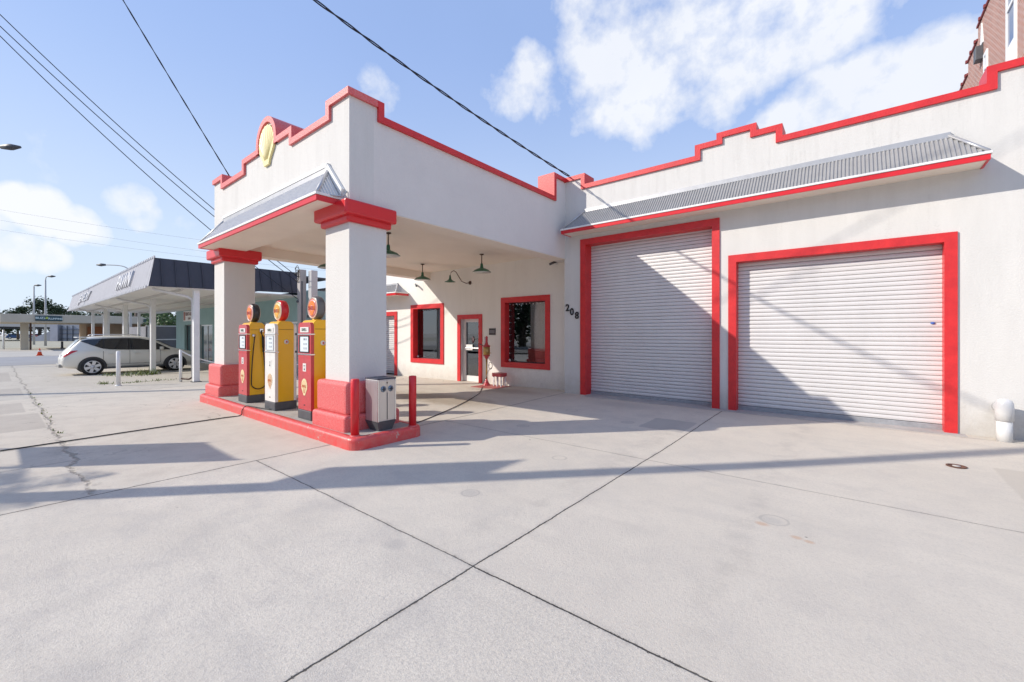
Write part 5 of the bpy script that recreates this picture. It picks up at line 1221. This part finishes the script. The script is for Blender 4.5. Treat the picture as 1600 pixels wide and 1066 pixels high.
# fenced yard building between the posts and the teal shop
x, y = -40.9, 8.5
YB = thing('storage_shed', 'low grey shed with white rails seen between the teal shop and the canopy posts', 'shed', (x, y, -.3))
m_ = MB(); m_.box(x-5, x+1, y-1.6, y+1.6, -.3, 2.0); m_.build('wall', mat('shed_grey', (.20,.20,.22), .8, var=.2, vscale=1), YB)
for zz in (2.0, 1.0): MB().box(x+1.0, x+1.08, y-1.6, y+1.6, zz, zz+.08).build('rail', whitep, YB)
for yy in (-1.5,.2,1.4): MB().box(x+1.0,x+1.09,y+yy,y+yy+.09,-.3,2.0).build('rail_post', whitep, YB)

# service pole with its meter duct
SX_, SY_ = -16.5, 7.46
t = thing('service_pole', 'pale square concrete service pole with knotted wires at its top', 'utility pole', (SX_, SY_, -.12))
MB().box(SX_-.12,SX_+.12,SY_-.12,SY_+.12,-.2,3.95,.015).build('shaft', mat('pole_concrete', (.46,.43,.41), .85, var=.15, vscale=4, streak=True), t)
MB().tube([(SX_+.13,SY_-.05,0),(SX_+.13,SY_-.05,3.5)], .022, 8).build('conduit', dkgrey, t)
rw = random.Random(5); m = MB()
for k in range(5):
    a0 = rw.uniform(0, 6); c = Vector((SX_-.02, SY_-.14, 3.65+.08*k)); m.tube([c+Vector((.16*cos(a0+q*.5), -.03+.02*sin(q), .13*sin(a0+q*.5))) for q in range(11)], .011, 5)
m.build('wire_coil', black, t)
MB().lathe([(0,-.03),(.05,-.02),(.05,.02),(0,.03)], (SX_-.02,SY_-.15,2.72), 'x', 10).build('insulator', dkgrey, t)
DX = SX_+.44
t = thing('vent_duct', 'square grey sheet-metal duct fixed upright beside the concrete service pole', 'duct', (DX, SY_+.2, 0))
MB().box(DX-.13,DX+.13,SY_+.1,SY_+.34,2.2,3.9,.01).build('duct', mat('duct_grey', (.50,.50,.51), .5, .2, var=.1, vscale=3), t)
MB().box(DX-.20,DX+.10,SY_+.08,SY_+.36,2.1,2.2).build('bracket', dkgrey, t); MB().tube([(DX+.02,SY_+.22,-.1),(DX+.02,SY_+.22,2.05)], .05, 8).build('pipe', mat('duct_grey', (0,0,0)), t)
# grey lap-sided building behind
t = thing('sided_building', 'grey lap-sided building with dark eaves rising behind the duct', 'building', (-24, 16, -.3))
MB().box(-34,-21.5,13,22,-.5,4.25).build('wall', siding, t); MB().extr([(12.6,4.25),(22.4,4.25),(17.5,5.1)], 'x', -34.3, -21.2).build('roof', mat('roof_dark', (.10,.11,.13), .8), t)

# low block wall strip between the lots
t = MB().box(-21.0,-16.9,6.9,7.15,-.4,.18,.02).build('kerb_block', concw); tag(t, 'low concrete kerb block in front of the teal shop windows', 'kerb')

# brick tower block behind the garage
BK = thing('brick_building', 'tall red brick building with white-framed windows rising behind the garage parapet', 'building', (3, 20, 0))
BX = 3.0
def bz(v, y): return y
m_ = MB(); m_.grid([12.2,19.0,20.4,26],[-.5,10.1,10.48,10.85], lambda y,z: z < (10.85 if y<19 else 10.48 if y<20.4 else 10.1), 'x', BX, BX+9); m_.build('wall', brick, BK)
def tiles(y0, y1, z):
    mb = MB(); mb.box(BX-.04, BX+.3, y0, y1, z, z+.07, .01)
    y = y0+.1
    while y < y1: mb.box(BX-.07, BX+.05, y, y+.08, z-.0, z+.10, .01); y += .62
    return mb.build('coping_tiles', mat('coping_maroon', (.20,.03,.03), .6), BK)
tiles(12.2, 19.0, 10.85); tiles(19.0, 20.4, 10.48); tiles(20.4, 26, 10.1)
for y0, y1, z0_, z1_ in ((15.05,15.85,6.8,10.4),(13.0,13.8,6.8,10.4),(17.75,18.15,7.0,9.6),(20.6,21.3,7.0,9.2)):
    f = MB().grid([y0,y0+.12,(y0+y1)/2-.03 if y1-y0>.5 else y0+.12,(y0+y1)/2+.03 if y1-y0>.5 else y0+.125,y1-.10,y1],[z0_,z0_+1.6,z0_+1.7,(z0_+1.7+z1_)/2-.04,(z0_+1.7+z1_)/2+.04,z1_-.1,z1_],
        lambda y,z,y0=y0,y1=y1,z0_=z0_,z1_=z1_: z<z0_+1.7 or z>z1_-.1 or y<y0+.12 or y>y1-.10 or abs(z-(z0_+1.7+z1_)/2)<.04, 'x', BX-.035, BX+.1).build('window', whitep, BK)
    MB().box(BX+.0-.012, BX-.002, y0+.12, y1-.10, z0_+1.7, z1_-.1).build('pane', mat('sky_glass', (.06,.10,.20), .05, spec=.9), f)
MB().box(BX-.16,BX-.001,18.3,18.6,9.6,10.0,.01).build('wall_lamp', dkgrey, BK)
m_ = MB(); m_.extr([(18.25,10.05),(18.55,10.05),(18.42,10.7)], 'x', BX-.03, BX-.001); m_.build('white_patch', whitep, BK)

# ------------------------------------------------------------------ overhead wires
def wire(a, b, sag, r, label, group='overhead wires', n=28, twist=0):
    a, b = Vector(a), Vector(b); pts = []
    for k in range(n+1):
        f = k/n; p = a.lerp(b, f); p.z -= 4*sag*f*(1-f); pts.append(p)
    m = MB()
    if twist:
        for ph in (0, pi):
            q = []
            for k in range(n*6+1):
                f = k/(n*6); i = min(int(f*n), n-1); p = pts[i].lerp(pts[i+1], f*n-i); an = twist*f*2*pi+ph; q.append(p+Vector((cos(an)*r, 0, sin(an)*r)))
            m.tube(q, r*.8, 5)
    else: m.tube(pts, r, 6)
    return tag(m.build('overhead_wire', mat('wire_black', (.015,.018,.03), .6)), label, 'wire', group)
wire((-5.54,G+.05,5.46), (PX_,PY_,10.6), .42, .016, 'thick twisted service wire running from the garage parapet corner up out of view', twist=14)
wire((-11.15,3.45,5.05), (PX_,PY_,15.2), .12, .010, 'single wire rising steeply from the left end of the pump canopy', twist=16)
wire((-16.5,7.4,3.60), (*P2,14.4), .50, .014, 'uppermost of the three parallel wires crossing the left sky')
wire((-16.5,7.4,3.40), (*P2,14.0), .50, .014, 'middle one of the three parallel wires crossing the left sky')
wire((-16.5,7.4,2.75), (*P2,14.0), .62, .014, 'lowest of the three parallel wires crossing the left sky')
for k, (va, vb, lab) in enumerate(((327,378,'topmost of the faint far wires in the low left sky'),(343,396,'second of the faint far wires in the low left sky'),(360,402,'third of the faint far wires in the low left sky'))):
    wire(P3(-120,va-20,70), P3(520,vb+22,70), .6, .012, lab, 'faint far wires')

# ------------------------------------------------------------------ weeds
def weeds(spots, label, seed, n=60, name='weeds'):
    rnd = random.Random(seed); m = MB()
    for x, y, rx, ry, h in spots:
        for k in range(n):
            px = x+rnd.gauss(0,.5)*rx; py = y+rnd.gauss(0,.5)*ry; z = gz(px, py); a = rnd.uniform(0,6.28); l = h*rnd.uniform(.4,1.2); w = .012
            dx, dy = cos(a)*l*.6, sin(a)*l*.6; px2, py2 = px+dx, py+dy
            m.quad((px-w*sin(a),py+w*cos(a),z),(px+w*sin(a),py-w*cos(a),z),(px2+w*.3,py2,z+l*.8),(px2-w*.3,py2,z+l*.8))
    o = m.build(name, weedm); tag(o, label, 'weeds', kind='stuff'); return o
weeds([(-23.3,3.75,1.0,.5,.35),(-23.9,3.2,1.1,.4,.2),(-23.1,4.2,.3,.3,.3)], 'tuft of green weeds at the foot of the second shop post', 1, 90)
weeds([(-19.4,2.3,.5,.2,.10),(-19.1,3.6,.4,.7,.10),(-19.0,2.9,.2,.5,.06)], 'flat weeds growing in the joint in front of the parked car', 2, 60)
weeds([(-9.5-1.6*k,.62,.5,.05,.05) for k in range(6)], 'tiny weeds sprouting along the long pavement crack', 3, 7)

# ------------------------------------------------------------------ across the street (seen only mirrored in the panes)
for i, (x, y, h, w) in enumerate(((-26,-24,9,5.5),(-17,-26,10,6),(-8,-25,8.5,5.2),(3,-26,10,6),(14,-25,9,5.6),(-35,-26,10,6),(24,-27,10,6))):
    tree(x, y, h, w, ['broad street tree across the road, far left of the viewer','tall street tree across the road, left of the low store','street tree beside the low store across the road','tall tree behind the low store across the road','street tree right of the low store across the road','outermost left tree across the road','outermost right tree across the road'][i], leafA, 70+i, 2600, 'street trees across the road', -.2, .42, .02)
t = thing('low_store', 'low tan store across the road behind the viewer', 'building', (-6, -31, -.2))
MB().box(-16,6,-38,-31,-.4,4.2).build('wall', mat('tan_wall', (.35,.31,.26), .9), t); MB().box(-16.3,6.3,-38.3,-30.5,4.2,4.6).build('roof', dkgrey, t)
for k in range(5): MB().box(-15+4*k,-12.4+4*k,-31,-30.96,.3,2.8).build('shop_window', mat('shop_glass', (0,0,0)), t)
